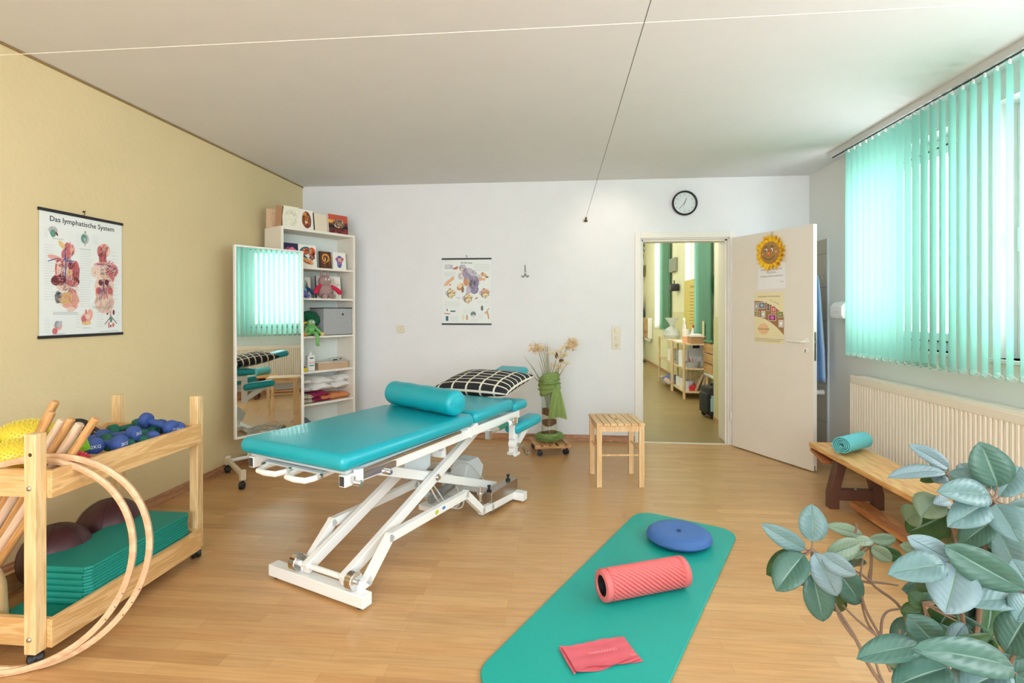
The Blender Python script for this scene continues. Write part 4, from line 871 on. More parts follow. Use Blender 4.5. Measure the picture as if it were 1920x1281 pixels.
def lymph(t, W, H):
    m = MB(); m.text('Das lymphatische System', .039, (0, H-.062), y=-.0048, bold=.012)
    m.build('title', CM[9], t, smooth=False)
    for nm, sh in (
        ('torso_figure', [(0, ell(.31, .70, .045, .06, .2)), (1, ell(.36, .705, .03, .045)), (4, ell(.24, .735, .045, .022, -.6)), (0, ell(.285, .655, .05, .055)), (1, ell(.17, .625, .085, .022, -.15)), (3, band((.09, .595), (.19, .625), .008)), (3, band((.19, .625), (.28, .60), .010)), (1, ell(.29, .53, .115, .11)), (0, ell(.215, .54, .05, .09)), (0, ell(.40, .53, .045, .09)), (6, ell(.215, .535, .03, .07)), (2, ell(.34, .575, .03, .03)), (6, ell(.285, .535, .035, .04)), (4, ell(.33, .52, .03, .025)), (3, band((.28, .72), (.285, .42), .010)), (3, band((.285, .61), (.38, .615), .008)), (2, ell(.205, .455, .085, .045, .15)), (2, ell(.40, .455, .045, .035, -.2)), (0, ell(.36, .435, .07, .028)), (6, ell(.26, .40, .08, .03)), (5, ell(.195, .32, .032, .05)), (4, ell(.30, .31, .085, .055)), (1, ell(.37, .345, .045, .045)), (1, ell(.40, .30, .04, .04)), (1, ell(.385, .255, .04, .03)), (4, ell(.32, .31, .04, .045)), (1, ell(.30, .255, .05, .02)), (6, ell(.34, .225, .05, .02))]+fine(26, [0, 2, 1], .33, .69, .05, .06, 1.2, 1)+fine(34, [6, 1, 2], .215, .53, .05, .085, 0, 2, .003)+fine(30, [2, 0], .40, .53, .04, .08, 1.4, 3)+fine(40, [3, 3, 0, 5], .29, .54, .07, .10, 1.3, 4)+fine(30, [0, 2, 9], .21, .455, .08, .04, .3, 5)+fine(46, [0, 6, 2], .33, .41, .09, .05, None, 6)+fine(60, [1, 0, 4], .32, .30, .11, .07, None, 7)+fine(20, [5, 9], .195, .32, .03, .05, 0, 8)),
        ('torso_figure', [(6, ell(.765, .735, .075, .06)), (1, ell(.75, .74, .06, .05)), (0, ell(.70, .72, .035, .05)), (0, rect(.69, .785, .62, .71)), (1, ell(.78, .60, .16, .035)), (0, ell(.85, .565, .10, .055)), (6, ell(.66, .545, .075, .055)), (1, ell(.635, .535, .012, .012)), (1, ell(.80, .52, .10, .09)), (0, ell(.83, .52, .07, .075)), (6, ell(.75, .52, .035, .09)), (3, band((.66, .61), (.78, .615), .008)), (3, band((.78, .615), (.93, .575), .010)), (6, ell(.76, .42, .13, .10)), (1, ell(.76, .36, .12, .06)), (6, ell(.76, .28, .13, .09)), (2, ell(.71, .455, .03, .026)), (2, ell(.79, .46, .03, .026)), (3, band((.75, .46), (.75, .36), .012)), (3, band((.75, .37), (.69, .31), .008)), (3, band((.75, .37), (.81, .32), .008)), (0, ell(.68, .385, .035, .03)), (0, ell(.84, .385, .035, .03)), (1, ell(.755, .345, .04, .035)), (5, band((.70, .32), (.72, .26), .005)), (5, band((.84, .32), (.79, .26), .005))]+fine(40, [0, 6, 2], .75, .73, .07, .06, 1.0, 9)+fine(26, [0, 2], .735, .66, .05, .05, 1.5, 10)+fine(60, [0, 2, 6], .83, .56, .09, .09, .6, 11)+fine(30, [4, 6, 3], .75, .53, .03, .09, 0, 12)+fine(50, [0, 3, 2], .76, .40, .09, .08, 1.5, 13)+fine(50, [6, 1, 5], .76, .29, .12, .08, 1.2, 14)),
        ('head_detail', [(5, ell(.145, .83, .04, .035)), (8, ell(.145, .84, .05, .03)), (7, ell(.145, .815, .03, .03)), (2, ell(.185, .815, .02, .01, -.8))]),
        ('lymph_node_detail', [(8, ell(.51, .81, .05, .045)), (7, ell(.50, .81, .035, .035)), (8, ell(.51, .80, .015, .02)), (5, band((.51, .80), (.51, .745), .008)), (5, ell(.515, .865, .012, .009))]),
        ('stomach_detail', [(1, ell(.53, .155, .07, .045, .2)), (1, ell(.575, .185, .035, .045)), (0, ell(.50, .145, .03, .03)), (0, ell(.525, .205, .012, .02)), (6, ell(.545, .165, .03, .02)), (4, ell(.53, .11, .06, .015))]),
        ('organ_detail', [(1, ell(.20, .095, .045, .035)), (5, ell(.19, .105, .03, .03)), (0, ell(.165, .055, .03, .025)), (8, ell(.215, .11, .035, .02, .6))]),
        ('kidney_detail', [(2, ell(.80, .20, .014, .024)), (2, ell(.885, .20, .014, .024)), (0, rect(.833, .845, .13, .25)), (1, rect(.852, .862, .13, .25)), (2, band((.84, .16), (.765, .095), .008)), (2, band((.855, .16), (.93, .10), .008)), (7, ell(.848, .14, .02, .03)), (0, ell(.82, .09, .01, .03)), (0, ell(.88, .09, .015, .02)), (2, ell(.845, .08, .01, .012))])):
        m = MB(); pr(m, sh, W, H); m.build(nm, CM, t, smooth=False)
    m = MB(); rn = random.Random(9)
    pr(m, lines(.05, .17, .30, .74, 22, 8, rn)+lines(.45, .62, .25, .72, 24, 8, rn)+lines(.86, .96, .32, .76, 14, 8, rn)+lines(.05, .12, .05, .16, 6, 8, rn)+lines(.40, .48, .08, .2, 6, 8, rn)+lines(.66, .76, .08, .22, 7, 8, rn)+lines(.92, .97, .1, .22, 5, 8, rn)+lines(.05, .10, .78, .86, 5, 8, rn)+lines(.40, .47, .76, .86, 5, 8, rn)+lines(.60, .70, .78, .86, 5, 8, rn)
       +[(5, rect(.14, .42, .185+i*.008, .187+i*.008)) for i in range(3)]+[(5, rect(.60, .86, .235+i*.008, .237+i*.008)) for i in range(3)]+[(5, rect(.13, .26, .775, .778)), (5, rect(.44, .58, .72, .723)), (5, rect(.48, .58, .07, .073)), (5, rect(.14, .28, .03, .033)), (5, rect(.70, .95, .035, .038)), (5, rect(.80, .93, .015, .018))], W, H)
    m.build('caption_lines', CM, t, smooth=False)
wall_poster('anatomy_poster', 'anatomy poster Das lymphatische System on the yellow wall', (XL+.001, 2.687, 1.145), R(90), .505, .68, lymph)
CA = [(150, 140, 170), (196, 188, 204), (226, 176, 140), (206, 150, 110), (236, 214, 170), (110, 110, 116), (96, 96, 110), (60, 110, 130), (196, 80, 70), (40, 40, 46), (150, 116, 84), (206, 210, 212), (240, 214, 190)]
CAM = [M(c, .6, name='print', var=.28, vs=130) for c in CA]
def arthro(t, W, H):
    m = MB(); m.text('Arthrose', .032, (0, H-.058), y=-.0048, bold=.01); m.build('title', CAM[5], t, smooth=False)
    for nm, sh in (
        ('person_figure', [(1, ell(.42, .85, .075, .055)), (12, ell(.43, .815, .05, .045)), (1, ell(.42, .87, .07, .035)), (0, ell(.55, .76, .13, .07, -.5)), (1, ell(.38, .73, .055, .05)), (0, ell(.56, .72, .15, .06, -.3)), (1, ell(.60, .79, .11, .045, -.5)), (12, ell(.40, .73, .03, .025)), (0, ell(.66, .64, .10, .10, .4)), (6, ell(.62, .60, .07, .08)), (0, ell(.66, .53, .09, .07)), (1, ell(.54, .52, .05, .06))]+fine(60, [1, 6, 11], .58, .74, .15, .08, -.5, 21, .003)+fine(60, [0, 1, 6], .65, .59, .10, .11, 1.3, 22, .003)+fine(24, [11, 5], .42, .87, .07, .04, None, 23)+fine(14, [3, 10], .43, .81, .04, .04, 0, 24)),
        ('hip_joint', [(3, ell(.52, .66, .085, .08, -.6)), (4, ell(.52, .645, .065, .06)), (3, ell(.49, .635, .055, .05)), (10, ell(.57, .62, .02, .05))]+fine(30, [3, 10, 2], .52, .64, .08, .08, None, 25)),
        ('knee_joint', [(3, ell(.37, .57, .075, .05, .4)), (4, ell(.365, .585, .05, .035)), (10, ell(.42, .53, .03, .05))]),
        ('hand_joint', [(11, ell(.76, .72, .08, .035)), (2, ell(.76, .685, .08, .03)), (3, ell(.83, .76, .03, .03)), (2, ell(.88, .74, .03, .03)), (10, ell(.92, .715, .035, .015)), (2, ell(.86, .68, .03, .02))]),
        ('hand_drawing', [(2, band((.08, .62), (.24, .71), .05)), (2, ell(.10, .62, .045, .03, .6)), (3, ell(.16, .60, .03, .012, .6)), (2, ell(.05, .60, .025, .015, 1))]),
        ('cell_drawing', [(1, rect(.05, .22, .84, .90)), (11, rect(.07, .16, .85, .91)), (8, [(.20, .84), (.33, .885), (.30, .83)]), (3, [(.22, .83), (.33, .86), (.30, .825)])]),
        ):
        m = MB(); pr(m, sh, W, H); m.build(nm, CAM, t, smooth=False)
    for cx, cy, k in ((.17, .475, 4), (.52, .40, 4), (.87, .475, 2)):
        m = MB(); pr(m, [(5, [(cx-.10, cy), (cx-.02, cy+.075), (cx+.08, cy+.05), (cx+.09, cy-.03), (cx+.03, cy-.08), (cx-.05, cy-.06)]), (k, ell(cx+.02, cy+.02, .075, .045)), (10, rect(cx-.05, cx+.09, cy-.005, cy+.006)), (4, ell(cx+.02, cy-.035, .065, .035)), (1, ell(cx-.085, cy, .025, .03))]+fine(26, [10, 5, 3], cx+.02, cy, .09, .06, .3, 30), W, H); m.build('joint_section', CAM, t, smooth=False)
    m = MB(); pr(m, [(1, [(.28, .42), (.38, .405), (.34, .39)]), (8, [(.66, .385), (.73, .42), (.72, .39)]), (5, rect(.05, .12, .955, .958))]+[(11, rect(.66, .97, .905-i*.012, .908-i*.012)) for i in range(9)]+[(11, rect(.04, .28, .79-i*.012, .793-i*.012)) for i in range(6)]+[(11, rect(.04, .36, .345-i*.011, .347-i*.011)) for i in range(8)]+[(11, rect(.42, .70, .23-i*.011, .232-i*.011)) for i in range(6)]+[(11, rect(.72, .97, .35-i*.011, .352-i*.011)) for i in range(3)]+[(11, rect(.15, .34, .13-i*.011, .132-i*.011)) for i in range(8)]+[(11, rect(.58, .72, .09-i*.011, .092-i*.011)) for i in range(5)]+[(11, rect(.74, .84, .17-i*.011, .172-i*.011)) for i in range(8)], W, H); m.build('caption_lines', CAM, t, smooth=False)
    m = MB(); pr(m, [(7, rect(.165, .27, .195, .215)), (5, ell(.10, .225, .012, .02)), (8, band((.04, .17), (.16, .165), .012)), (7, rect(.07, .125, .06, .13)), (7, ell(.64, .16, .055, .042)), (10, rect(.60, .69, .155, .165)), (11, ell(.64, .135, .045, .02)), (4, ell(.43, .11, .018, .045)), (3, ell(.51, .11, .018, .045)), (5, ell(.82, .25, .025, .04)), (3, band((.93, .20), (.96, .09), .025)), (10, band((.96, .25), (.90, .18), .012)), (2, ell(.90, .18, .03, .02))], W, H); m.build('small_drawings', CAM, t, smooth=False)
wall_poster('anatomy_poster', 'smaller poster headed Arthrose on the white back wall', (-.9425, YB-.001, 1.148), 0, .495, .675, arthro)

# ------------------------------------------------------------------ things hanging on the door leaf (local x along leaf, -y towards the viewer)
def doorpt(x, z, y=-.002): return (1.631+math.cos(da)*x-math.sin(da)*y, 5.124+math.sin(da)*x+math.cos(da)*y, z)
t = thing('sunflower_decoration', 'smiling straw sunflower face with yellow petals hanging at the top of the door', 'decoration', doorpt(.455, 1.795), da)
YP = M((246, 196, 30), .75, var=.12, vs=30, name='yellow petals'); OP = M((226, 150, 30), .75, name='orange petals')
for ringi, (n, r, mt) in enumerate(((22, .165, YP), (18, .150, OP), (20, .158, YP))):
    m = MB(); rd = random.Random(ringi)
    for i in range(n):
        a = 2*PI*(i+.35*ringi)/n+rd.uniform(-.06, .06); L_ = r*rd.uniform(.9, 1.06); w_ = .021; y0 = -.003-ringi*.005; tip = y0-rd.uniform(.002, .02)
        ca, sa = math.cos(a), math.sin(a)
        def Pp(u, v, y): return (u*ca-v*sa, y, u*sa+v*ca)
        m._add([Pp(.07, -w_*.5, y0), Pp(.115, -w_, (y0+tip)/2), Pp(L_, 0, tip), Pp(.115, w_, (y0+tip)/2), Pp(.07, w_*.5, y0), Pp(.11, 0, y0+.004)], [(0, 1, 5), (1, 2, 5), (2, 3, 5), (3, 4, 5), (4, 0, 5)])
    m.build('petals', mt, t, smooth=False, fix=False)
MB().lathe([(0, .026), (.06, .026), (.094, .020), (.098, .012), (.09, .002), (0, .001)], (0, 0, 0), (0, -1, 0), n=44).build('straw_face', M((176, 132, 76), .85, bump=.5, bs=160, var=.15, vs=80, name='straw'), t)
for s_ in (-1, 1):
    MB().ball((s_*.029, -.026, .022), .012, sc=(.9, .4, 1.25)).build('eye', M((244, 244, 244), .4, name='eye white'), t); MB().ball((s_*.029, -.0305, .018), .0065, sc=(1, .5, 1.2)).build('pupil', M((24, 28, 50), .4, name='dark blue'), t)
    MB().tube([(s_*.047, -.024, .044), (s_*.035, -.028, .055), (s_*.018, -.028, .051)], .0028, 6).build('eyebrow', BLACK, t)
    MB().ball((s_*.066, -.0215, .002-.008*(s_ < 0)), .014, sc=(1, .3, 1)).build('cheek', M((236, 160, 136), .7, name='cheek pink'), t)
MB().ball((0, -.031, -.008), .0135).build('nose', M((240, 130, 70), .5, name='orange bead'), t)
MB().tube([(.062*math.sin(a), -.0275+.004*abs(math.sin(a)), -.005-.055*math.cos(a)) for a in [R(-62+i*12.4) for i in range(11)]], .0024, 6).build('mouth', BLACK, t)
cable([(0, -.004, .10), (.003, -.006, .14), (.004, -.006, .165), (.02, -.004, .180)], .0013, t, M((80, 70, 60), .4, .7, name='wire'), 'hanging_wire', 6)
t = thing('paper_note', 'white printed notice taped below the sunflower face', 'note', doorpt(.4555, 1.48), da)
MB().box(-.148, .148, -.001, 0, 0, .222).build('sheet', M((242, 240, 242), .6, name='note paper'), t)
m = MB(); TXT = M((120, 118, 120), .6, name='grey print')
m.text('Bitte nur mit frischen oder', .021, (0, .165), y=-.0014, italic=.2); m.text('Turnschuhe', .021, (0, .138), y=-.0014, italic=.2); m.text('Straßenschuhe ausziehen!', .023, (0, .106), y=-.0014, italic=.2); m.text('Danke', .013, (.11, .056), y=-.0014, italic=.3)
m.build('lettering', TXT, t, smooth=False)
t = thing('flyer', 'cream flyer with brown curved band of small photos on the door', 'flyer', doorpt(.427, 1.005), da)
W, H = .318, .449
MB().box(-W/2, W/2, -.001, 0, 0, H).build('sheet', M((240, 228, 186), .6, name='cream paper'), t)
m = MB(); arc = [(-W/2, .30+.0)]; top = [(-W/2+W*i/12, .375-.0-(i/12)**2.2*.125) for i in range(13)]; bot = [(-W/2+W*i/12, .235-(i/12)**2.0*.155) for i in range(13)]
m.flat(bot+top[::-1], -.0012); m.build('brown_band', M((166, 122, 76), .6, name='brown print'), t, smooth=False)
m = MB(); m.text('Individuelle Geschenkideen', .022, (-.0, .405), y=-.0014, italic=.35); m.text('nicht nur zum Fest', .017, (.07, .372), y=-.0014, italic=.35) if False else None
m.T = Matrix.Translation((.07, 0, .350)) @ Matrix.Rotation(R(22), 4, 'Y') @ Matrix.Translation((-.07, 0, -.350)); m.text('mit ... zum Selbst', .016, (.06, .352), y=-.0014, italic=.3); m.T = Matrix.Identity(4)
m.text('Kreativideen', .026, (-.055, .118), y=-.0018, italic=.3)
for i in range(3): m.flat(rect(-W/2+.004, W/2-.004-.02*i, .038-i*.011, .0405-i*.011), -.0014)
m.build('lettering', M((120, 84, 60), .6, name='brown lettering'), t, smooth=False)
MB().flat(ell(-.055, .125, .058, .05), -.0013).build('peach_blot', M((240, 196, 150), .6, name='peach print'), t, smooth=False)
ph = [(-.155, .29, .04, .07, (150, 150, 140)), (-.108, .305, .07, .055, (110, 120, 140)), (-.018, .285, .028, .062, (70, 40, 40)), (.030, .265, .045, .062, (190, 90, 90)), (-.157, .24, .058, .042, (130, 120, 50)), (-.08, .225, .045, .06, (190, 190, 186)), (.0, .20, .078, .052, (150, 50, 110)), (.098, .23, .055, .05, (120, 120, 50)), (.105, .145, .048, .062, (216, 200, 196))]
for x, z, w_, h_, c in ph:
    w_ = min(w_, W/2-x); m = MB(); m.flat(rect(x, x+w_, z, z+h_), -.0014, 0); m.flat(rect(x+.004, x+w_-.004, z+.004, z+h_-.004), -.0015, 1); m.flat(ell(x+w_/2, z+h_/2, w_*.25, h_*.28), -.0016, 2)
    m.build('photo', [M((236, 232, 224), .6, name='photo border'), M(c, .6, name='print'), M(tuple(min(255, v+70) for v in c), .6, name='print')], t, smooth=False)

# ------------------------------------------------------------------ vertical blind
t = thing('vertical_blind', 'mint green vertical blind hanging from a ceiling rail in front of the windows', 'blind', (2.2, 0, 0))
y1_, y0_ = 4.255, 1.95
MB().box(-.022, .022, y0_, 4.47, 2.535, ZC).build('rail', M((206, 206, 204), .4, .2, name='rail aluminium'), t, bevel=.003)
MB().box(-.006, .006, y0_, 4.44, 2.530, 2.535).build('rail_slot', BLACK, t)
SLT = M((156, 212, 198), .8, trans=.55, name='mint fabric', bump=.05, bs=300)
m = MB(); q = 9; vw = .089
zb, zt = .945, 2.512
for i in range(q+1):
    u = (i/q-.5)
    for z in (zb, zb+.03, zt-.03, zt): m.v.append((u*vw, .0045-.018*u*u, z))
m.f = [(i*4+j, (i+1)*4+j, (i+1)*4+j+1, i*4+j+1) for i in range(q) for j in range(3)]; m.mi = [0]*len(m.f)
sl = m.build('slat', SLT, t, fix=False)
m = MB(); m.box(-.040, .040, -.0008, .0055, zb+.004, zb+.03); wt = m.build('slat_weight', M((176, 214, 200), .6, trans=.3, name='weight pocket'), sl)
m = MB(); m.box(-.012, .012, -.003, .003, 2.508, 2.524); m.cyl((0, 0, 2.52), (0, 0, 2.535), .003); hk = m.build('slat_hanger', M((225, 225, 220), .4, name='clear clip'), sl)
rz_sl = R(90-56)   # slat direction 56 deg off the window line
yy = y1_-.05; n = 0
while yy > y0_+.03:
    a = sl if n == 0 else sl.copy()
    if n: COL.objects.link(a)
    a.location = (0, yy, 0); a.rotation_euler = (0, 0, rz_sl+R(random.uniform(-2.5, 2.5)))
    if n:
        for c_ in (wt, hk):
            d = c_.copy(); COL.objects.link(d); d.parent = a
    yy -= .0755; n += 1
for s_ in (-1, 1):
    pts = []; yk = y1_-.05
    for i in range(n-1):
        for k in range(6):
            f = k/6; pts.append((s_*.033, yk-.0755*f+s_*.022, zb+.020-.020*4*f*(1-f)*.8))
        yk -= .0755
    MB().tube(pts, .0014, 5).build('bead_chain', M((236, 240, 236), .4, name='bead chain'), t)

# ------------------------------------------------------------------ radiator
t = thing('radiator', 'long cream ribbed panel radiator below the windows', 'radiator', (2.25, 0, 0))
y0_, y1_ = 1.75, 4.275; z0, z1 = .235, .79
RC = M((238, 231, 216), .4, name='radiator enamel')
pitch = .0333; pts = []; y = y0_+.02; m = MB()
prof = []
while y < y1_-.02:
    prof += [(y, 0), (y+.0095, -.0), (y+.0135, -.011), (y+.0285, -.011)]; y += pitch
vs = []
for (a, b) in prof: vs += [(b+.008, a, z0+.035), (b+.008, a, z1-.055)]
m._add(vs, [(2*i, 2*i+1, 2*i+3, 2*i+2) for i in range(len(prof)-1)]); m.build('ribbed_panel', RC, t, fix=False)
m = MB(); m.box(-.006, .012, y0_, y1_, z1-.06, z1-.012); m.box(-.006, .012, y0_, y1_, z0, z0+.038); m.box(-.006, .09, y1_-.012, y1_, z0, z1-.006); m.box(-.006, .09, y0_, y0_+.012, z0, z1-.006); m.build('frame_edge', RC, t, bevel=.004)
MB().box(.009, .012, y0_, y1_, z0+.03, z1-.05).build('rear_sheet', RC, t)
m = MB(); m.box(-.003, .010, y0_+.005, y1_-.005, z1-.012, z1); m.box(.078, .09, y0_+.005, y1_-.005, z1-.012, z1)
y = y0_+.02
while y < y1_-.02: m.box(.010, .078, y, y+.006, z1-.010, z1-.002); y += .022
m.build('top_grille', RC, t)
MB().box(.012, .09, y0_+.012, y1_-.012, z0, z0+.01).build('bottom_tray', RC, t)
for y in (2.2, 3.9): MB().box(.07, .109, y, y+.04, .4, .7).build('wall_bracket', WHITE, t)
for z in (.28, .72): MB().cyl((.04, y1_, z), (.04, y1_+.03, z), .012).build('pipe_plug', WHITE, t)

# ------------------------------------------------------------------ white box on the right wall, towel on its hook, waste pipe
t = thing('paper_dispenser', 'white box mounted on the right wall, half hidden behind the blind', 'dispenser', (XR-.001, 4.535, 1.225))
MB().prism([(0, 0), (-.075, 0), (-.09, .03), (-.09, .10), (-.06, .135), (0, .145)], -.09, .09, 'XZ').build('housing', M((246, 248, 248), .3, name='white gloss'), t, bevel=.006)
MB().box(-.092, -.089, -.04, .04, .05, .06).build('sight_slot', M((210, 214, 216), .4, name='slot grey'), t)
t = thing('chrome_towel_hook', 'chrome hook on the tiled strip behind the open door', 'hook', (XR-.0125, 4.905, 1.60))
cable([(0, 0, 0), (-.04, 0, -.005), (-.06, 0, .02)], .006, t, CHROME, 'hook_arm'); MB().cyl((0, 0, 0), (-.006, 0, 0), .016).build('rosette', CHROME, t); MB().ball((-.062, 0, .026), .009).build('hook_tip', CHROME, t)
t = thing('striped_towel', 'light blue striped towel hanging on the hook behind the door', 'towel', (XR-.055, 4.915, 0))
m = MB(); vs = []; fs = []; a, b = 20, 26
for i in range(a+1):
    f = i/a; wd = .02+.20*min(1, f*1.4)**.8
    for j in range(b+1):
        g = j/b-.5; vs.append((-.02+.018*math.sin(g*22)*(.4+.6*f)+.008*math.sin(g*9+f*4), g*wd*1.25-.02, 1.595-.93*f-.01*math.cos(g*20)*(1-f)))
for i in range(a):
    for j in range(b): fs.append((i*(b+1)+j, i*(b+1)+j+1, (i+1)*(b+1)+j+1, (i+1)*(b+1)+j))
def stripe_mat():
    m = bpy.data.materials.new('blue striped terry'); m.use_nodes = True; nt = m.node_tree; N = nt.nodes; L = nt.links; b = N['Principled BSDF']; b.inputs['Roughness'].default_value = .95
    uv = N.new('ShaderNodeUVMap'); sx = N.new('ShaderNodeSeparateXYZ'); L.new(uv.outputs[0], sx.inputs[0]); mu = N.new('ShaderNodeMath'); mu.operation = 'MULTIPLY'; mu.inputs[1].default_value = 44; L.new(sx.outputs['X'], mu.inputs[0])
    sn = N.new('ShaderNodeMath'); sn.operation = 'SINE'; L.new(mu.outputs[0], sn.inputs[0]); ma_ = N.new('ShaderNodeMath'); ma_.operation = 'MULTIPLY_ADD'; ma_.inputs[1].default_value = .5; ma_.inputs[2].default_value = .5; L.new(sn.outputs[0], ma_.inputs[0])
    cr = N.new('ShaderNodeValToRGB'); e = cr.color_ramp.elements; e[0].color = (*lin((90, 140, 206)), 1); e[1].color = (*lin((196, 214, 232)), 1); e2 = cr.color_ramp.elements.new(.5); e2.color = (*lin((130, 170, 220)), 1)
    L.new(ma_.outputs[0], cr.inputs[0]); L.new(cr.outputs[0], b.inputs['Base Color']); return m
m._add(vs, fs); o = m.build('towel_cloth', stripe_mat(), t, fix=False)
ul = o.data.uv_layers.new(name='UVMap')
for l in o.data.loops: ul.data[l.index].uv = ((l.vertex_index % (b+1))/b, (l.vertex_index//(b+1))/a)
s2 = o.modifiers.new('thick', 'SOLIDIFY'); s2.thickness = .006
t = thing('drain_fitting', 'white plastic drain fitting low on the tiled strip', 'fitting', (XR-.0125, 4.90, .56))
m = MB(); m.cyl((0, 0, 0), (-.05, 0, 0), .026, .02); m.ball((-.055, 0, 0), .024); m.build('drain_body', WP, t)

# ------------------------------------------------------------------ gym bench and towel
t = thing('gym_bench', 'long low wooden gymnastics bench with dark brown splayed legs under the radiator', 'bench', (1.915, 0, 0))
BT = wood((206, 150, 84), (232, 186, 122), 'Y', 7, .35, name='bench wood'); DBR = M((92, 58, 42), .5, bump=.05, bs=60, name='dark brown stain')
MB().box(-.145, .15, 1.0, 3.90, .318, .352).build('bench_top', BT, t, bevel=.004)
MB().box(-.02, .02, 1.05, 3.80, .262, .318).build('under_rail', DBR, t, bevel=.003)
for yy in (3.56, 1.35):
    m = MB(); th = .06
    m.prism([(-.168, 0), (-.168, .10), (-.115, .318), (-.055, .318), (-.108, .10), (-.108, 0)], yy, yy+th, 'XZ'); m.prism([(.168, 0), (.168, .10), (.115, .318), (.055, .318), (.108, .10), (.108, 0)], yy, yy+th, 'XZ'); m.box(-.112, .112, yy+.005, yy+th-.005, .055, .125)
    m.build('leg_frame', DBR, t, bevel=.003); MB().ball((0, yy+.02, .125), .008).build('leg_bolt', STEEL, t)
MB().beam((0, 3.88, .305), (0, 3.70, .265), .29, .02).build('end_brace', M((176, 112, 70), .5, name='brown wood'), t)
MB().box(-.05, .05, 1.05, 3.56, .02, .06).build('balance_beam', wood((176, 112, 62), (210, 152, 92), 'Y', 7, .4, name='beam wood'), t, bevel=.003)
tw = thing('rolled_towel', 'turquoise terry towel rolled up on the far end of the bench', 'towel', (1.935, 3.645, .353), R(37))
m = MB(); vs = []; fs = []; n = 90; prf = []
for i in range(n+1):
    th = i/n*2*PI*4.2; r = .010+.0118*th/(2*PI); prf.append((math.cos(-th)*r, math.sin(-th)*r*.93))
for j, x in enumerate((-.145, -.143, .143, .145)): vs += [(x, a, b+.062) for a, b in prf]
for j in range(3):
    for i in range(n): fs.append((j*(n+1)+i, j*(n+1)+i+1, (j+1)*(n+1)+i+1, (j+1)*(n+1)+i))
m._add(vs, fs); o = m.build('terry_roll', M((112, 206, 214), .95, bump=.8, bs=170, var=.1, vs=70, name='turquoise terry'), tw, fix=False); s2 = o.modifiers.new('thick', 'SOLIDIFY'); s2.thickness = .0072; s2.offset = 0
# ------------------------------------------------------------------ storage cart by the yellow wall (world aligned)
CX0, CX1, CY0, CY1 = -2.365, -1.844, 1.731, 2.523
ct = thing('storage_cart', 'pine storage trolley with two trays full of exercise gear by the yellow wall', 'trolley', ((CX0+CX1)/2, (CY0+CY1)/2, 0))
ox, oy = (CX0+CX1)/2, (CY0+CY1)/2
def cb(x0, x1, y0, y1, z0, z1): return MB().box(x0-ox, x1-ox, y0-oy, y1-oy, z0, z1)
for x0 in (CX1-.020-.045, CX0+.020):
    for y0 in (CY0-.042, CY1): cb(x0, x0+.045, y0, y0+.042, .06, .848).build('post', PINEZ, ct, bevel=.002)
for z0, z1 in ((.062, .164), (.607, .707)):
    for x0 in (CX1-.02, CX0): cb(x0, x0+.02, CY0, CY1, z0, z1).build('side_board', PINE, ct, bevel=.0015)
    for y0 in (CY0, CY1-.02): cb(CX0+.02, CX1-.02, y0, y0+.02, z0, z1).build('end_board', PINEX, ct, bevel=.0015)
    cb(CX0+.02, CX1-.02, CY0+(.02 if z0 < .3 else .145), CY1-.02, z0+.006, z0+.016).build('tray_floor', wood((190, 146, 90), (214, 176, 120), 'Y', 6, name='ply'), ct)
cb(CX0+.02, CX1-.02, 1.975, 1.989, .623, .695).build('divider', PINEX, ct)
for x in (CX1-.043, CX0+.043):
    for z in (.115, .655):
        MB().lathe([(.009, 0), (.009, .003), (.006, .006), (0, .007)], (x-ox, CY0-.042-oy, z), (0, -1, 0), n=14).build('bolt_head', STEEL, ct)
    MB().cyl((x-ox+.003, CY0-.0421-oy, .775), (x-ox+.003, CY0-.0425-oy, .775), .007).build('bolt_hole', M((70, 50, 34), .8, name='hole'), ct)
    for y in (CY0-.02, CY1+.02): caster(ct, x-ox, y-oy, .028, .062, yaw=-2.0+x, wd=.02)
ZT_, ZB_ = .623, .078     # tray floor heights
# dumbbells
def dumbbell(p, az, el, r, L_, mat, label, grp, txt):
    t = thing('dumbbell', label, 'dumbbell', p, 0, grp); t.rotation_euler = Euler((0, -el, az), 'XYZ')
    m = MB(); m.cyl((-L_/2+.03, 0, 0), (L_/2-.03, 0, 0), r*.45, n=20); m.build('handle', mat, t)
    for s_ in (-1, 1):
        m = MB(); pf = [(r*.5, -.024), (r*.86, -.020), (r, -.010), (r*1.02, .004), (r*.95, .016), (r*.72, .022), (0, .023)]
        m.lathe(pf, (s_*(L_/2-.02), 0, 0), (s_, 0, 0), n=22); m.build('head', mat, t)
    m = MB(); m.T = Matrix.Translation((L_/2+.0032, 0, 0)) @ Matrix.Rotation(R(90), 4, 'Z'); m.text(txt, r*.55, (0, -r*.2), y=0); m.build('weight_marking', M((236, 238, 240), .5, name='white print'), t, smooth=False)
BL = M((52, 82, 150), .6, bump=.08, bs=200, name='blue neoprene'); GN = M((14, 98, 78), .6, bump=.08, bs=200, name='green neoprene')
yawc = math.atan(90.5/975)
def atX(px, py, X_):
    k = (px-960)/975; sy, cy = math.sin(yawc), math.cos(yawc); zc = X_/(-sy+cy*k); return (X_, zc*(cy+sy*k), 1.29-(py-583)/975*zc)
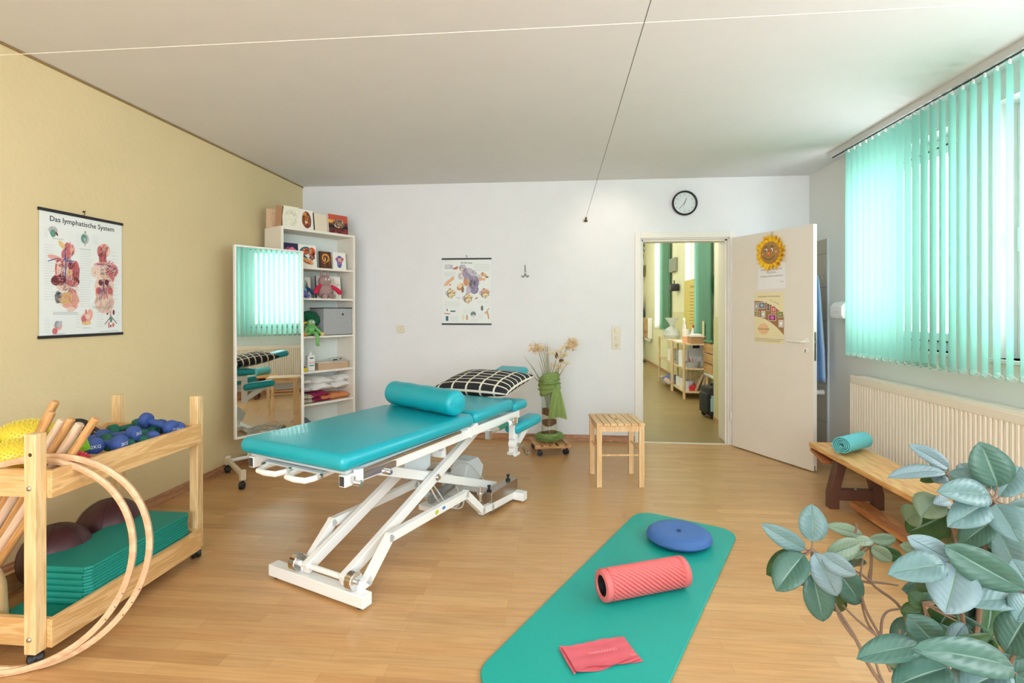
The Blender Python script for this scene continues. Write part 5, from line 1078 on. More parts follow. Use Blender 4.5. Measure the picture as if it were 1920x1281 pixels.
DB = [(195, 832, -1.965, 4, 0, 1, 'blue dumbbell nearest the divider in front, lying along the tray edge'),
      (222, 817, -2.00, 8, 6, 1, 'blue dumbbell second row, lying over the nearest ones'),
      (297, 795, -1.97, 2, -15, 1, 'blue dumbbell on top of the heap with its left end raised'),
      (316, 802, -1.965, -20, 0, 1, 'blue dumbbell under the topmost one at the far right corner'),
      (268, 823, -1.95, -52, -4, 0, 'green dumbbell low in the middle with a white number facing the room'),
      (240, 831, -1.945, -50, 0, 0, 'green dumbbell along the front edge between blue ones'),
      (284, 817, -1.985, -48, 0, 1, 'blue dumbbell showing its round end right of the green one'),
      (166, 832, -2.03, -30, 0, 1, 'blue dumbbell at the left behind the divider'),
      (236, 802, -2.13, 60, 6, 0, 'green dumbbell with its round head up at the back of the heap'),
      (268, 807, -2.07, 10, 0, 0, 'green dumbbell at the far end of the heap'),
      (203, 829, -1.995, -40, 0, 0, 'green dumbbell half buried between the two front blue ones'),
      (255, 828, -2.06, 10, 0, 1, 'blue dumbbell buried in the middle of the heap')]
for (x, y, X_, az, el, b, lb) in DB: dumbbell(atX(x, y, X_), R(az), R(el), .036 if b else .030, .175 if b else .145, BL if b else GN, lb, 'neoprene dumbbells in the upper tray', '2KG' if b else '1')
t = thing('ankle_weight', 'black and grey ankle weight cuff behind the dumbbells', 'ankle weight', (-2.20, 2.17, .70), R(30))
m = MB(); m.lathe([(.05, -.04), (.062, -.045), (.066, 0), (.062, .045), (.05, .04), (.046, 0)], (0, 0, .03), (0, 1, 0), ring=True, n=26); m.build('cuff', M((44, 44, 48), .9, bump=.3, bs=90, name='black fabric'), t)
m = MB(); m.rbox(-.10, -.01, -.06, .04, -.05, -.01, .015); m.build('grey_pad', M((190, 190, 186), .9, name='grey fabric'), t); m = MB(); m.beam((.03, -.05, .06), (.10, -.02, .02), .03, .006); m.beam((.05, .05, .05), (.11, .04, .0), .03, .006); m.build('strap', M((60, 60, 62), .8, name='strap'), t)
t = thing('exercise_band', 'bundle of lime and blue exercise bands behind the wooden sticks', 'exercise band', (-2.01, 1.945, .70), 0)
m = MB(); 
for i in range(5): m.beam((-.08+i*.014, -.03+i*.01, .0), (-.01+i*.02, .0+i*.008, .075-.008*i), .05, .004, up=(.5, -.8, .3))
m.build('lime_band', M((150, 220, 60), .5, trans=.2, name='lime latex'), t); m = MB(); m.beam((-.07, .02, .04), (-.04, .03, .11), .04, .006, up=(.5, -.8, .3)); m.build('blue_band', M((30, 100, 200), .5, name='blue latex'), t)
# spiky massage balls and domes
def spiky(p, r, mat, label, n=170, flat_=1.0, sp=.010, dome=False):
    t = thing('massage_ball', label, 'massage ball', p); m = MB()
    m.ball((0, 0, 0), r, n=24, m=14, sc=(1, 1, flat_))
    for i in range(n):
        z = 1-2*(i+.5)/n; a = i*2.39996; q = math.sqrt(1-z*z); d = Vector((q*math.cos(a), q*math.sin(a), z))
        if z < -.5: continue
        b = Vector((d.x*r, d.y*r, d.z*r*flat_)); dn = Vector((d.x, d.y, d.z/flat_)).normalized(); m.cyl(b-dn*.002, b+dn*sp, sp*.42, sp*.18, n=6)
    m.build('body', mat, t); return t
YL = M((226, 204, 66), .4, name='yellow rubber'); GL_ = M((120, 200, 50), .4, name='lime rubber'); RD = M((214, 60, 84), .4, name='red rubber')
t = spiky((-2.235, 1.99, .775), .098, YL, 'yellow nubbed massage dome at the back of the tray', 420, .55, .006); MB().lathe([(.09, -.03), (.104, -.028), (.104, -.016), (.09, -.012)], (0, 0, 0), n=36, ring=True).build('rim', YL, t)
t = spiky((-2.14, 1.865, .725), .092, YL, 'yellow nubbed massage dome in front, close to the cart post', 440, .58, .006)
spiky((-2.29, 1.90, .745), .045, GL_, 'lime green spiked massage ball at the left edge of the picture', 150, 1, .013)
spiky((-1.925, 1.905, .680), .043, RD, 'red spiked massage ball beside the divider', 170, 1, .009)
# wooden gymnastic sticks standing in the near corner
tops = [(105, 750, 2.62, 0), (98, 770, 2.42, 0), (118, 785, 2.24, 1), (135, 785, 2.22, 0), (150, 793, 2.14, 1), (180, 782, 2.16, 0)]
def at(px, py, zc):
    """world point seen at a pixel of the 1920x1281 frame at depth zc in front of the camera"""
    xc = (px-960)/975*zc; s_, c_ = math.sin(yaw), math.cos(yaw)
    return Vector((-s_*zc+c_*xc, c_*zc+s_*xc, 1.29-(py-583)/975*zc))
SW = [wood((184, 134, 80), (208, 160, 104), 'Z', 10, .45, name='stick wood'), wood((206, 176, 148), (222, 196, 168), 'Z', 10, .5, name='pale stick wood')]
SLB = ['tallest brown wooden gymnastic stick, furthest back in the bundle', 'brown wooden stick just in front of the tallest one', 'pale wooden stick, third from the left in the bundle', 'brown wooden stick between the two pale ones', 'pale wooden stick right of the middle of the bundle', 'rightmost brown wooden stick leaning towards the dumbbells']
for i, (px, py, zc, k, bx, bz) in enumerate([(105, 752, 2.12, 0, -116, 2.03), (98, 772, 2.075, 0, -112, 1.985), (118, 787, 2.07, 1, -122, 1.99), (135, 785, 2.06, 0, -100, 1.98), (151, 794, 2.035, 1, -98, 1.965), (180, 784, 2.02, 0, -84, 1.97)]):
    p = at(px, py, zc); b = at(bx, 583+1.2*975/bz, bz)
    t = thing('gymnastic_stick', SLB[i], 'stick', b, 0, 'wooden sticks leaning in the upper tray'); d = p-b; q = .0145 if k == 0 else .0165
    t.rotation_euler = d.to_track_quat('Z', 'Y').to_euler(); L_ = d.length
    MB().lathe([(0, 0), (q*.8, 0), (q, .004), (q, L_-.005), (q*.75, L_-.001), (0, L_)], n=18).build('shaft', SW[k], t)
# dark red medicine balls
MR = M((78, 44, 48), .45, bump=.1, bs=120, name='maroon leather')
for p, r, lb in (((-2.215, 2.10, .208), .135, 'nearer maroon medicine ball behind the folded mats'), ((-2.225, 2.382, .222), .140, 'farther maroon medicine ball behind the folded mats')):
    t = thing('medicine_ball', lb, 'medicine ball', (p[0], p[1], ZB_+r)); MB().ball((0, 0, 0), r, n=36, m=22).build('leather_shell', MR, t)
    for a in (0, 60, 120):
        pts = [(math.cos(u)*r*1.001*math.cos(R(a)), math.cos(u)*r*1.001*math.sin(R(a)), math.sin(u)*r*1.001) for u in [2*PI*i/40 for i in range(40)]]; MB().tube(pts, .0012, 5, closed=True).build('seam', M((44, 24, 28), .6, name='seam'), t)
# turned wooden club
t = thing('wooden_club', 'turned pale wooden club standing behind the near cart post', 'club', (-2.13, 1.80, ZB_+.002), 0)
t.rotation_euler = (R(4), R(-8), 0)
m = MB(); m.lathe([(0, 0), (.022, 0), (.026, .01), (.034, .10), (.040, .16), (.036, .20), (.022, .26), (.014, .32), (.013, .36), (.020, .38), (.018, .40), (0, .405)], n=26); m.build('club_body', wood((206, 170, 120), (226, 194, 146), 'Z', 6, .4, name='club wood'), t)
# folded mats
MT = M((8, 142, 128), .6, bump=.15, bs=320, name='teal foam'); 
def folded_mat(z0, x0, x1, y0, y1, h, label, sag=0., notch=True):
    t = thing('folded_exercise_mat', label, 'exercise mat', ((x0+x1)/2, (y0+y1)/2, z0), R(sag), 'teal folded mats in the lower tray')
    w = (x1-x0)/2; l = (y1-y0)/2; c = .02
    def layer(a, b): 
        pl_ = [(-w, -l+c), (-w+c*.4, -l), (w-c, -l), (w, -l+c), (w, l-c), (w-c, l), (-w+c, l), (-w, l-c)]
        return MB().prism(pl_, a, b)
    layer(0, h*.48).build('lower_layer', MT, t, bevel=.003); layer(h*.52, h).build('upper_layer', MT, t, bevel=.003)
    m = MB(); n = 10; pf = [(-l+c*.2-.006*math.sin(PI*i/n)*1.2, h*(.5-.48*math.cos(PI*i/n))) for i in range(n+1)]
    vs = [(x, a, b) for x in (-w+c, w-c) for a, b in pf]; m._add(vs, [(i, i+1, n+2+i, n+1+i) for i in range(n)]); m.build('fold', MT, t, fix=False)
names = ['lowest folded teal mat, sticking out towards the near end', 'second teal mat from the bottom, also sticking out', 'third teal mat from the bottom of the stack', 'fourth teal mat from the bottom of the stack', 'fifth teal mat from the bottom of the stack', 'third teal mat from the top of the stack', 'second teal mat from the top of the stack', 'topmost teal folded mat of the stack in the lower tray']
z = ZB_+.002; rd = random.Random(4)
for i in range(8):
    h = .0245
    if i < 2: folded_mat(z, -2.17+.01*i, -1.88, 1.765+.01*i, 2.44, .017, names[i]); z += .0178
    else: a = rd.uniform(-.004, .004); folded_mat(z, -2.143+a, -1.868+a, 1.905+a, 2.485+a, h, names[i]); z += h+.0006
# wooden hoops leaning against the corner
HW = wood((206, 166, 128), (224, 188, 150), 'X', 6, .5, name='hoop wood', stretch=.4)
def hoop(B, ph, Rr, ln, label, wd=.020, th=.021):
    t = thing('wooden_hoop', label, 'hoop', (B[0], B[1], 0), 0, 'wooden gymnastic hoops leaning on the cart'); h = Vector((math.cos(ph), math.sin(ph), 0))
    ti = math.asin(ln/(2*Rr)); up = Vector((-h.y*math.sin(ti), h.x*math.sin(ti), math.cos(ti))); nn_ = h.cross(up); m = MB(); n = 96; vs = []
    for i in range(n):
        a = 2*PI*i/n; rad = h*math.sin(a)-up*math.cos(a); c_ = up*(Rr+.001)
        for (dr, dn) in ((-th, -wd*.3), (-th*.5, -wd/2), (0, -wd*.3), (0, wd*.3), (-th*.5, wd/2), (-th, wd*.3)): vs.append(tuple(c_+rad*(Rr+dr)+nn_*dn))
    fs = [(i*6+j, i*6+(j+1) % 6, ((i+1) % n)*6+(j+1) % 6, ((i+1) % n)*6+j) for i in range(n) for j in range(6)]
    m._add(vs, fs); m.build('ring', HW, t)
    m = MB(); 
    for i in (14, 16, 18): a = 2*PI*i/n; c_ = up*(Rr+.001)+(h*math.sin(a)-up*math.cos(a))*(Rr-.004)-nn_*0; m.cyl(c_+nn_*(wd/2-.006), c_+nn_*(wd/2+.0003), .0022, n=8)
    m.build('rivets', M((110, 96, 80), .4, .7, name='rivet'), t)
hoop((-1.905, 1.690), .34, .378, .12, 'outer wooden hoop leaning over the corner of the cart')
hoop((-1.945, 1.664), .33, .374, .12, 'inner wooden hoop leaning in front against the cart')
# ------------------------------------------------------------------ floor mat with props
a_ = math.atan2(3.05-1.846, 1.0-.389)
mt = thing('exercise_mat', 'long green exercise mat with rounded corners on the floor', 'exercise mat', (.355, 2.452, 0), R(63.1-90))
def rrect(w, l, r, n=8): 
    out = []
    for cx, cy, s0 in ((w-r, l-r, 0), (-w+r, l-r, 90), (-w+r, -l+r, 180), (w-r, -l+r, 270)):
        for i in range(n+1): t = R(s0+90*i/n); out.append((cx+r*math.cos(t), cy+r*math.sin(t)))
    return out
MG = M((11, 162, 150), .5, bump=.1, bs=260, name='green foam mat')
MATD = bpy.data.objects
MB().prism(rrect(.298, .905, .115), .001, .013).build('mat_body', MG, mt, bevel=.003)
MZ = .0135
t = thing('balance_disc', 'round blue inflatable balance disc at the far end of the mat', 'balance disc', (.655, 2.955, MZ), R(20))
BD = M((64, 110, 178), .6, bump=.06, bs=200, name='blue rubber')
m = MB(); m.lathe([(0, 0), (.10, .001), (.15, .006), (.170, .020), (.174, .032), (.168, .048), (.150, .060), (.10, .064), (.03, .058), (0, .056)], n=56); m.build('cushion_body', BD, t)
MB().lathe([(.172, .024), (.1755, .026), (.1755, .030), (.172, .032)], n=56, ring=True).build('seam_ridge', BD, t)
MB().lathe([(.012, .0575), (.012, .062), (.008, .063), (.006, .060), (0, .060)], n=18).build('valve', M((40, 60, 110), .3, name='valve'), t)
# ribbed foam roller
rl = thing('foam_roller', 'coral pink hollow foam roller with diagonal ribs', 'foam roller', (.375, 2.395, MZ), math.atan2(.17, .395))
PK = M((220, 112, 112), .6, bump=.05, bs=200, name='coral foam'); rr_ = .068; L_ = .415; m = MB(); nu, nv = 200, 64; vs = []
for i in range(nv+1):
    f = i/nv; x = -L_/2+L_*f
    for j in range(nu):
        a = 2*PI*j/nu+5.4*f; e = min(f, 1-f)
        rib = (abs(math.sin(PI*j/10))**.6)*.0085 if e > .07 else .0085*min(1, e/.02+.5)
        if .055 < e <= .07: rib = .001
        r = rr_-.0085+rib; vs.append((x, r*math.cos(a), r*math.sin(a)+rr_))
m._add(vs, [(i*nu+j, i*nu+(j+1) % nu, (i+1)*nu+(j+1) % nu, (i+1)*nu+j) for i in range(nv) for j in range(nu)])
m.build('ribbed_sleeve', PK, rl)
for s_ in (-1, 1): MB().lathe([(.044, 0), (.046, .006), (.060, .007), (.066, .003), (.068, -.004), (.0, -.004)][:-1], (s_*L_/2, 0, rr_), (s_, 0, 0), n=44, ring=True).build('end_ring', PK, rl)
MB().lathe([(.045, -L_/2), (.045, L_/2), (.041, L_/2), (.041, -L_/2)], (0, 0, rr_), (1, 0, 0), n=44, ring=True).build('inner_tube', M((26, 26, 30), .5, name='black core'), rl)
# folded resistance band
bd = thing('resistance_band', 'folded pink-red latex resistance band with pale lettering on the near end of the mat', 'resistance band', (.148, 1.95, MZ), R(21))
RB = M((224, 104, 116), .5, trans=.12, var=.10, vs=14, name='pink latex'); m = MB()
for l in range(3):
    nx, ny = 18, 12; vs = []; ph = l*2.1
    for i in range(nx+1):
        for j in range(ny+1):
            u = i/nx-.5; v = j/ny-.5; vs.append((u*(.265-.006*l), v*(.145-.008*l)+.006*math.sin(u*9+ph), .0015+l*.0022+.0016*(1+math.sin(u*14+ph))*(abs(v)*2)**2+.001*math.sin(v*16+ph)+(.007*max(0, -u-.42)*12)))
    m._add(vs, [(i*(ny+1)+j, (i+1)*(ny+1)+j, (i+1)*(ny+1)+j+1, i*(ny+1)+j+1) for i in range(nx) for j in range(ny)])
m.build('folded_band', RB, bd, fix=False)
MB().tube([(-.132, -.07, .005), (-.134, 0, .006), (-.132, .066, .005)], .0045, 8).build('rolled_edge', RB, bd)
m = MB(); m.T = Matrix.Translation((0.0, 0.0, .0128)) @ Matrix.Rotation(R(-90), 4, 'X'); m.text('THERABAND', .020, (.01, -.006), y=0); m.text('TH', .018, (.11, -.055), y=0); m.build('lettering', M((240, 150, 156), .5, name='pale pink print'), bd, smooth=False)

# ------------------------------------------------------------------ potted plant in the right foreground
LFA = [((76, 114, 112), (118, 150, 152)), ((50, 92, 80), (84, 124, 112)), ((104, 136, 142), (138, 162, 170)), ((36, 74, 42), (66, 104, 54)), ((98, 128, 104), (142, 162, 134))]
def leaf_mat(c1, c2, i):
    m = bpy.data.materials.new('leaf green'); m.use_nodes = True; nt = m.node_tree; N = nt.nodes; L = nt.links; b = N['Principled BSDF']; b.inputs['Roughness'].default_value = .42
    tc = N.new('ShaderNodeTexCoord'); n1 = N.new('ShaderNodeTexNoise'); n1.inputs['Scale'].default_value = 14; n1.inputs['Detail'].default_value = 3; L.new(tc.outputs['Object'], n1.inputs['Vector'])
    mx = N.new('ShaderNodeMix'); mx.data_type = 'RGBA'; mx.inputs[6].default_value = (*lin(c1), 1); mx.inputs[7].default_value = (*lin(c2), 1); L.new(n1.outputs['Fac'], mx.inputs[0]); L.new(mx.outputs[2], b.inputs['Base Color'])
    uv = N.new('ShaderNodeUVMap'); wv = N.new('ShaderNodeTexWave'); wv.bands_direction = 'DIAGONAL'; wv.inputs['Scale'].default_value = 5; wv.inputs['Distortion'].default_value = .6; L.new(uv.outputs[0], wv.inputs['Vector'])
    bp = N.new('ShaderNodeBump'); bp.inputs['Strength'].default_value = .18; bp.inputs['Distance'].default_value = .002; L.new(wv.outputs['Fac'], bp.inputs['Height']); L.new(bp.outputs[0], b.inputs['Normal'])
    t = N.new('ShaderNodeBsdfTranslucent'); t.inputs[0].default_value = (*lin((110, 160, 60)), 1); ms = N.new('ShaderNodeMixShader'); ms.inputs[0].default_value = .16
    L.new(b.outputs[0], ms.inputs[1]); L.new(t.outputs[0], ms.inputs[2]); L.new(ms.outputs[0], N['Material Output'].inputs['Surface']); return m
LM = [leaf_mat(a, b, i) for i, (a, b) in enumerate(LFA)]+[M((118, 148, 134), .5, name='leaf midrib')]
PX = Vector((.83, 1.0, 0))
pt = thing('potted_plant', 'large potted plant with thick oval grey-green leaves in the right foreground', 'plant', PX)
fo = MB(); fuv = []
def leaf(base, tip, wd, k, roll=0., fold=.25, curl=.12):
    """a thick oval leaf from base to tip (world), width wd in metres"""
    b = Vector(base)-PX; e = Vector(tip)-PX; d = e-b; L_ = d.length; d.normalize()
    cam_ = (Vector((0, 0, 1.29))-PX-b).normalized(); side = d.cross(cam_).normalized(); nrm = side.cross(d).normalized()
    q = Matrix.Rotation(roll, 3, d); side = q @ side; nrm = q @ nrm
    n = 12; w = [-1, -.55, -.06, 0, .06, .55, 1]; vs = []; fs = []
    for i in range(n+1):
        f = i/n; hw = wd/2*(math.sin(PI*f**.86)**.62 if 0 < f < 1 else 0)*(1 if f < .9 else 1-.25*(f-.9)/.1)
        for x in w: vs.append(tuple(b+d*L_*f+side*hw*x+nrm*(abs(x)*hw*fold*(1-.3*f)-curl*L_*(2*f-1)**2*.5+curl*L_*.5-(.0012 if abs(x) < .05 else 0))))
    m_ = len(w)
    for i in range(n):
        for j in range(m_-1): fs.append((i*m_+j, (i+1)*m_+j, (i+1)*m_+j+1, i*m_+j+1))
    o = len(fo.v); fo.v += vs; fo.f += [tuple(i+o for i in f) for f in fs]; fo.mi += [5 if (i % (m_-1)) in (2, 3) else k for i in range(len(fs))]
    fuv.extend([((j+.5)/m_*1.0, i/n) for i in range(n+1) for j in range(m_)])
brs = MB()
BRK = M((120, 98, 80), .85, bump=.3, bs=120, name='twig bark'); GST = M((120, 150, 70), .6, name='green stem')
def branch(pts, r0, r1, mb=brs):
    P_ = [Vector(p)-PX for p in pts]; out = []; Q = [P_[0]]+P_+[P_[-1]]
    for i in range(1, len(Q)-2):
        for kk in range(5): t = kk/5; A, B_, C_, D_ = Q[i-1], Q[i], Q[i+1], Q[i+2]; out.append(.5*((2*B_)+(-A+C_)*t+(2*A-5*B_+4*C_-D_)*t*t+(-A+3*B_-3*C_+D_)*t**3))
    out.append(P_[-1]); n = len(out); mb.tube(out, [r0+(r1-r0)*i/(n-1) for i in range(n)], 7)
# clusters: (hub pixel, hub depth, leaves as (base px, tip px, width px, depth offset base->tip, material, roll))
CL = [((1522, 1030), .98, [((1523, 1016), (1522, 945), 46, .02, 0, .2), ((1510, 1030), (1427, 982), 34, .03, 0, -.2), ((1508, 1040), (1455, 1109), 54, -.02, 1, .3), ((1505, 1038), (1437, 1078), 40, .05, 3, .5),
        ((1527, 1036), (1570, 1118), 44, -.03, 2, 0), ((1522, 1075), (1543, 1166), 48, -.01, 1, -.2), ((1540, 1040), (1606, 1078), 34, -.05, 2, .3), ((1563, 1062), (1612, 1132), 48, .02, 1, -.3), ((1548, 1042), (1612, 1018), 36, .06, 4, .2), ((1560, 1095), (1572, 1148), 34, .05, 3, 0)]),
      ((1632, 1020), 1.06, [((1618, 1006), (1548, 985), 24, .02, 4, .4), ((1636, 1015), (1592, 1020), 20, -.02, 4, .5), ((1630, 1010), (1680, 1011), 22, .02, 4, .3), ((1634, 1024), (1672, 1052), 26, -.01, 4, .2), ((1640, 1026), (1690, 1046), 26, .03, 3, .3), ((1590, 1040), (1606, 1062), 40, .05, 1, .2), ((1622, 1034), (1600, 1048), 10, 0, 4, 0)]),
      ((1862, 935), .92, [((1872, 914), (1837, 828), 62, .02, 1, .15), ((1856, 930), (1756, 922), 46, -.04, 0, .3), ((1850, 945), (1776, 988), 48, -.05, 0, .1), ((1874, 932), (1915, 876), 48, .03, 0, -.2), ((1868, 945), (1912, 1018), 50, -.06, 0, -.1), ((1890, 946), (1960, 960), 44, .0, 0, .3), ((1866, 975), (1800, 1024), 46, .04, 1, .3), ((1850, 912), (1778, 886), 36, .06, 0, .5), ((1840, 905), (1800, 870), 36, .09, 2, .4), ((1845, 925), (1830, 868), 30, .1, 3, .6), ((1868, 990), (1905, 1075), 56, .03, 0, -.4), ((1880, 1010), (1950, 1090), 56, .06, 1, .2)]),
      ((1775, 888), 1.05, [((1780, 880), (1704, 834), 30, .03, 2, .5), ((1772, 886), (1664, 896), 30, -.02, 2, .7), ((1774, 882), (1720, 886), 18, .02, 4, .5), ((1768, 890), (1752, 905), 26, -.01, 2, .2), ((1770, 892), (1725, 902), 18, .05, 3, .3), ((1778, 886), (1810, 902), 26, .05, 4, .4)]),
      ((1768, 945), 1.02, [((1757, 930), (1727, 970), 50, 0, 4, .1), ((1780, 940), (1750, 945), 22, -.03, 2, .4), ((1725, 955), (1700, 978), 40, .05, 4, .3), ((1780, 962), (1700, 998), 58, .08, 3, -.2), ((1790, 960), (1730, 992), 50, .1, 3, .4), ((1785, 995), (1775, 1020), 26, .1, 3, 0)]),
      ((1786, 1058), .80, [((1774, 1058), (1664, 1078), 50, -.03, 0, .2), ((1780, 1050), (1700, 1006), 42, .02, 2, .1), ((1770, 1050), (1686, 1022), 34, .06, 4, .3), ((1796, 1060), (1772, 1152), 74, -.04, 2, 0), ((1770, 1022), (1922, 1106), 58, -.05, 1, .2), ((1790, 1062), (1905, 1128), 56, .08, 1, .4), ((1760, 1100), (1720, 1090), 40, .12, 3, .2)]),
      ((1916, 1100), .78, [((1914, 1127), (1804, 1133), 42, -.02, 0, .5), ((1930, 1100), (1898, 1048), 44, .02, 0, .1), ((1930, 1120), (1905, 1165), 44, -.04, 0, 0), ((1930, 1150), (1885, 1225), 60, .02, 1, .2), ((1925, 1160), (1960, 1200), 60, .05, 1, .2)]),
      ((1766, 1208), .74, [((1760, 1214), (1700, 1152), 56, .03, 1, .1), ((1728, 1212), (1606, 1236), 46, -.02, 1, .4), ((1900, 1252), (1708, 1216), 56, -.05, 1, .3), ((1775, 1212), (1808, 1170), 30, .05, 0, .2), ((1770, 1206), (1858, 1192), 26, .04, 3, .5), ((1735, 1232), (1662, 1246), 26, .05, 4, .3), ((1780, 1252), (1672, 1290), 60, -.02, 1, .3), ((1890, 1258), (1800, 1300), 60, -.01, 0, .3), ((1905, 1262), (1960, 1300), 50, 0, 1, .2), ((1850, 1262), (1780, 1320), 60, .03, 0, .1)]),
      ((1730, 1130), .95, [((1735, 1135), (1702, 1112), 36, .02, 3, .2), ((1735, 1150), (1688, 1148), 34, .03, 3, .1), ((1745, 1160), (1760, 1215), 50, .08, 3, .2), ((1800, 1150), (1850, 1210), 60, .1, 1, .5), ((1800, 1160), (1870, 1150), 60, .13, 1, .2), ((1830, 1120), (1900, 1170), 70, .12, 1, .1), ((1810, 1170), (1770, 1220), 70, .13, 1, .3), ((1850, 1180), (1840, 1240), 70, .14, 3, .3), ((1880, 1060), (1850, 1120), 70, .12, 1, .3), ((1840, 1020), (1870, 1080), 60, .12, 1, .1)]),
      ]
hubs = []
rdl = random.Random(21)
for i in range(46):
    bx, by = rdl.uniform(1715, 1935), rdl.uniform(1090, 1300); dz_ = rdl.uniform(.98, 1.16); an = rdl.uniform(0, 2*PI); l_ = rdl.uniform(70, 105)
    if bx < 1760 and by < 1150: continue
    leaf(at(bx, by, dz_), at(bx+math.cos(an)*l_*.9, by+abs(math.sin(an))*l_, dz_+rdl.uniform(-.05, .05)), rdl.uniform(40, 60)/975*dz_, rdl.choice((1, 1, 3, 3, 0)), rdl.uniform(-.6, .6))
for (bx, by, ex, ey, w_, dd, kk) in ((1850, 1020, 1800, 1090, 60, 1.1, 1), (1890, 1050, 1960, 1100, 60, 1.08, 1), (1830, 1060, 1870, 1140, 60, 1.12, 3), (1760, 1150, 1720, 1230, 50, 1.08, 3), (1880, 990, 1850, 1060, 60, 1.1, 1)):
    leaf(at(bx, by, dd), at(ex, ey, dd+.03), w_/975*dd, kk, .2)
for (hx, hy), dz, lvs in CL:
    H_ = at(hx, hy, dz); hubs.append(H_)
    for (b, e, wpx, off, k, roll) in lvs:
        db = dz+off*.3; B_ = at(b[0], b[1], db); E_ = at(e[0], e[1], dz+off); leaf(B_, E_, wpx/975*dz*1.08, k, roll)
        if (Vector(B_)-H_).length < .14: branch([H_, (H_+B_)*.5+Vector((0, 0, -.003)), B_+(E_-B_)*.03], .0022, .0014)
root = Vector((PX.x, PX.y, .36))
def br(hub, via, r0=.009, r1=.003): r0 *= .5; r1 *= .7; branch([root+Vector((random.uniform(-.04, .04), random.uniform(-.04, .04), 0))]+[at(*v) for v in via]+[hub], r0, r1)
br(hubs[0], [(1790, 1420, .96), (1655, 1285, .97), (1600, 1190, .98), (1562, 1130, .985), (1530, 1075, .985)], .010, .0025)
br(hubs[1], [(1800, 1420, 1.0), (1720, 1250, 1.03), (1692, 1145, 1.05), (1634, 1094, 1.06), (1633, 1060, 1.06)], .009, .0025)
br(hubs[2], [(1800, 1400, .98), (1830, 1200, .98), (1845, 1060, .96), (1850, 985, .94)], .012, .004)
br(hubs[3], [(1800, 1400, 1.02), (1800, 1200, 1.06), (1800, 1000, 1.07)], .010, .003)
br(hubs[4], [(1800, 1400, 1.0), (1790, 1200, 1.03), (1795, 1040, 1.03)], .009, .003)
br(hubs[5], [(1810, 1400, .94), (1810, 1220, .88), (1800, 1120, .83)], .009, .003)
br(hubs[6], [(1840, 1400, .92), (1900, 1230, .84)], .009, .003)
br(hubs[7], [(1800, 1420, .90), (1780, 1280, .80)], .009, .003)
br(hubs[8], [(1790, 1400, .98), (1750, 1220, .96)], .008, .003)
for pts in ([(1650, 1192, .99), (1622, 1140, .99), (1613, 1090, 1.0), (1618, 1048, 1.0)], [(1645, 1195, .99), (1625, 1165, 1.0), (1614, 1125, 1.0)], [(1648, 1195, .98), (1610, 1165, .98), (1580, 1135, .98)], [(1652, 1190, 1.0), (1655, 1160, 1.0), (1668, 1145, 1.02), (1695, 1142, 1.04)], [(1634, 1094, 1.06), (1612, 1090, 1.06), (1600, 1092, 1.06)], [(1634, 1091, 1.06), (1660, 1094, 1.06), (1684, 1098, 1.07)], [(1600, 1195, .98), (1575, 1160, .98), (1565, 1130, .98)], [(1634, 1092, 1.06), (1610, 1074, 1.05), (1590, 1066, 1.04)], [(1686, 1200, .97), (1687, 1180, .97)], [(1634, 1020, 1.06), (1634, 1060, 1.06), (1633, 1090, 1.06)], [(1660, 1290, .97), (1648, 1262, .97), (1640, 1240, .975), (1615, 1215, .98)], [(1670, 1260, .97), (1655, 1225, .98), (1648, 1190, .99)], [(1500, 1095, .985), (1520, 1098, .985), (1540, 1100, .985)], [(1603, 1000, 1.05), (1606, 990, 1.05), (1604, 980, 1.05)]):
    branch([at(*p) for p in pts], .0028, .0016)
fo_o = fo.build('foliage', LM, pt, fix=False); ul = fo_o.data.uv_layers.new(name='UVMap')
for l in fo_o.data.loops: ul.data[l.index].uv = fuv[l.vertex_index]
s2 = fo_o.modifiers.new('thick', 'SOLIDIFY'); s2.thickness = .0012; s2.offset = 0
brs.build('branches', BRK, pt)
PLm = MB(); PLm.lathe([(.0, 0), (.13, 0), (.14, .01), (.175, .30), (.192, .302), (.195, .345), (.178, .35), (.172, .33), (0, .33)], n=40); PLm.build('pot', M((176, 96, 66), .75, bump=.1, bs=60, name='terracotta'), pt)
MB().lathe([(0, .335), (.165, .336), (.15, .35), (.08, .365), (0, .37)], n=26).build('soil', M((60, 44, 34), .95, bump=.6, bs=60, name='soil'), pt)
# ------------------------------------------------------------------ corridor beyond the doorway
def cpt(name, label, cat, loc, rz=0, group=None): return thing(name, label, cat, loc, rz, group)
RW = wood((206, 176, 128), (226, 200, 156), 'Z', 10, .5, name='pale rack wood'); RWY = wood((206, 180, 136), (228, 206, 166), 'Y', 10, .5, name='pale rack wood')
def rack(label, x0, x1, y0, y1, ztop=.82):
    t = thing('open_rack', label, 'shelf', ((x0+x1)/2, (y0+y1)/2, 0), 0, None); w = (x1-x0)/2; l = (y1-y0)/2
    for x in (-w, w):
        for y in (-l, l): MB().cyl((x, y, 0), (x, y, ztop), .019, n=14).build('post', RW, t)
    for z in (.10, .44, ztop-.02): MB().box(-w, w, -l, l, z-.012, z+.008).build('shelf', RWY, t)
    return t
rack('pale wooden three-tier rack nearest the doorway in the corridor', 1.80, 2.13, 7.80, 8.58)
rack('pale wooden three-tier rack standing behind the nearer one in the corridor', 1.80, 2.13, 8.64, 9.70)
def mug(x, y, z, r, h, mat, label, name='ceramic_mug', cat='mug'):
    t = thing(name, label, cat, (x, y, z)); MB().lathe([(0, 0), (r, 0), (r, h), (r*.9, h), (r*.88, .01), (0, .01)], n=20).build('cup', mat, t)
    MB().tube([(-r*.3, -r*.95, h*.75), (-r*.5, -r*1.5, h*.6), (-r*.3, -r*.95, h*.3)], .006, 6).build('handle', mat, t); return t
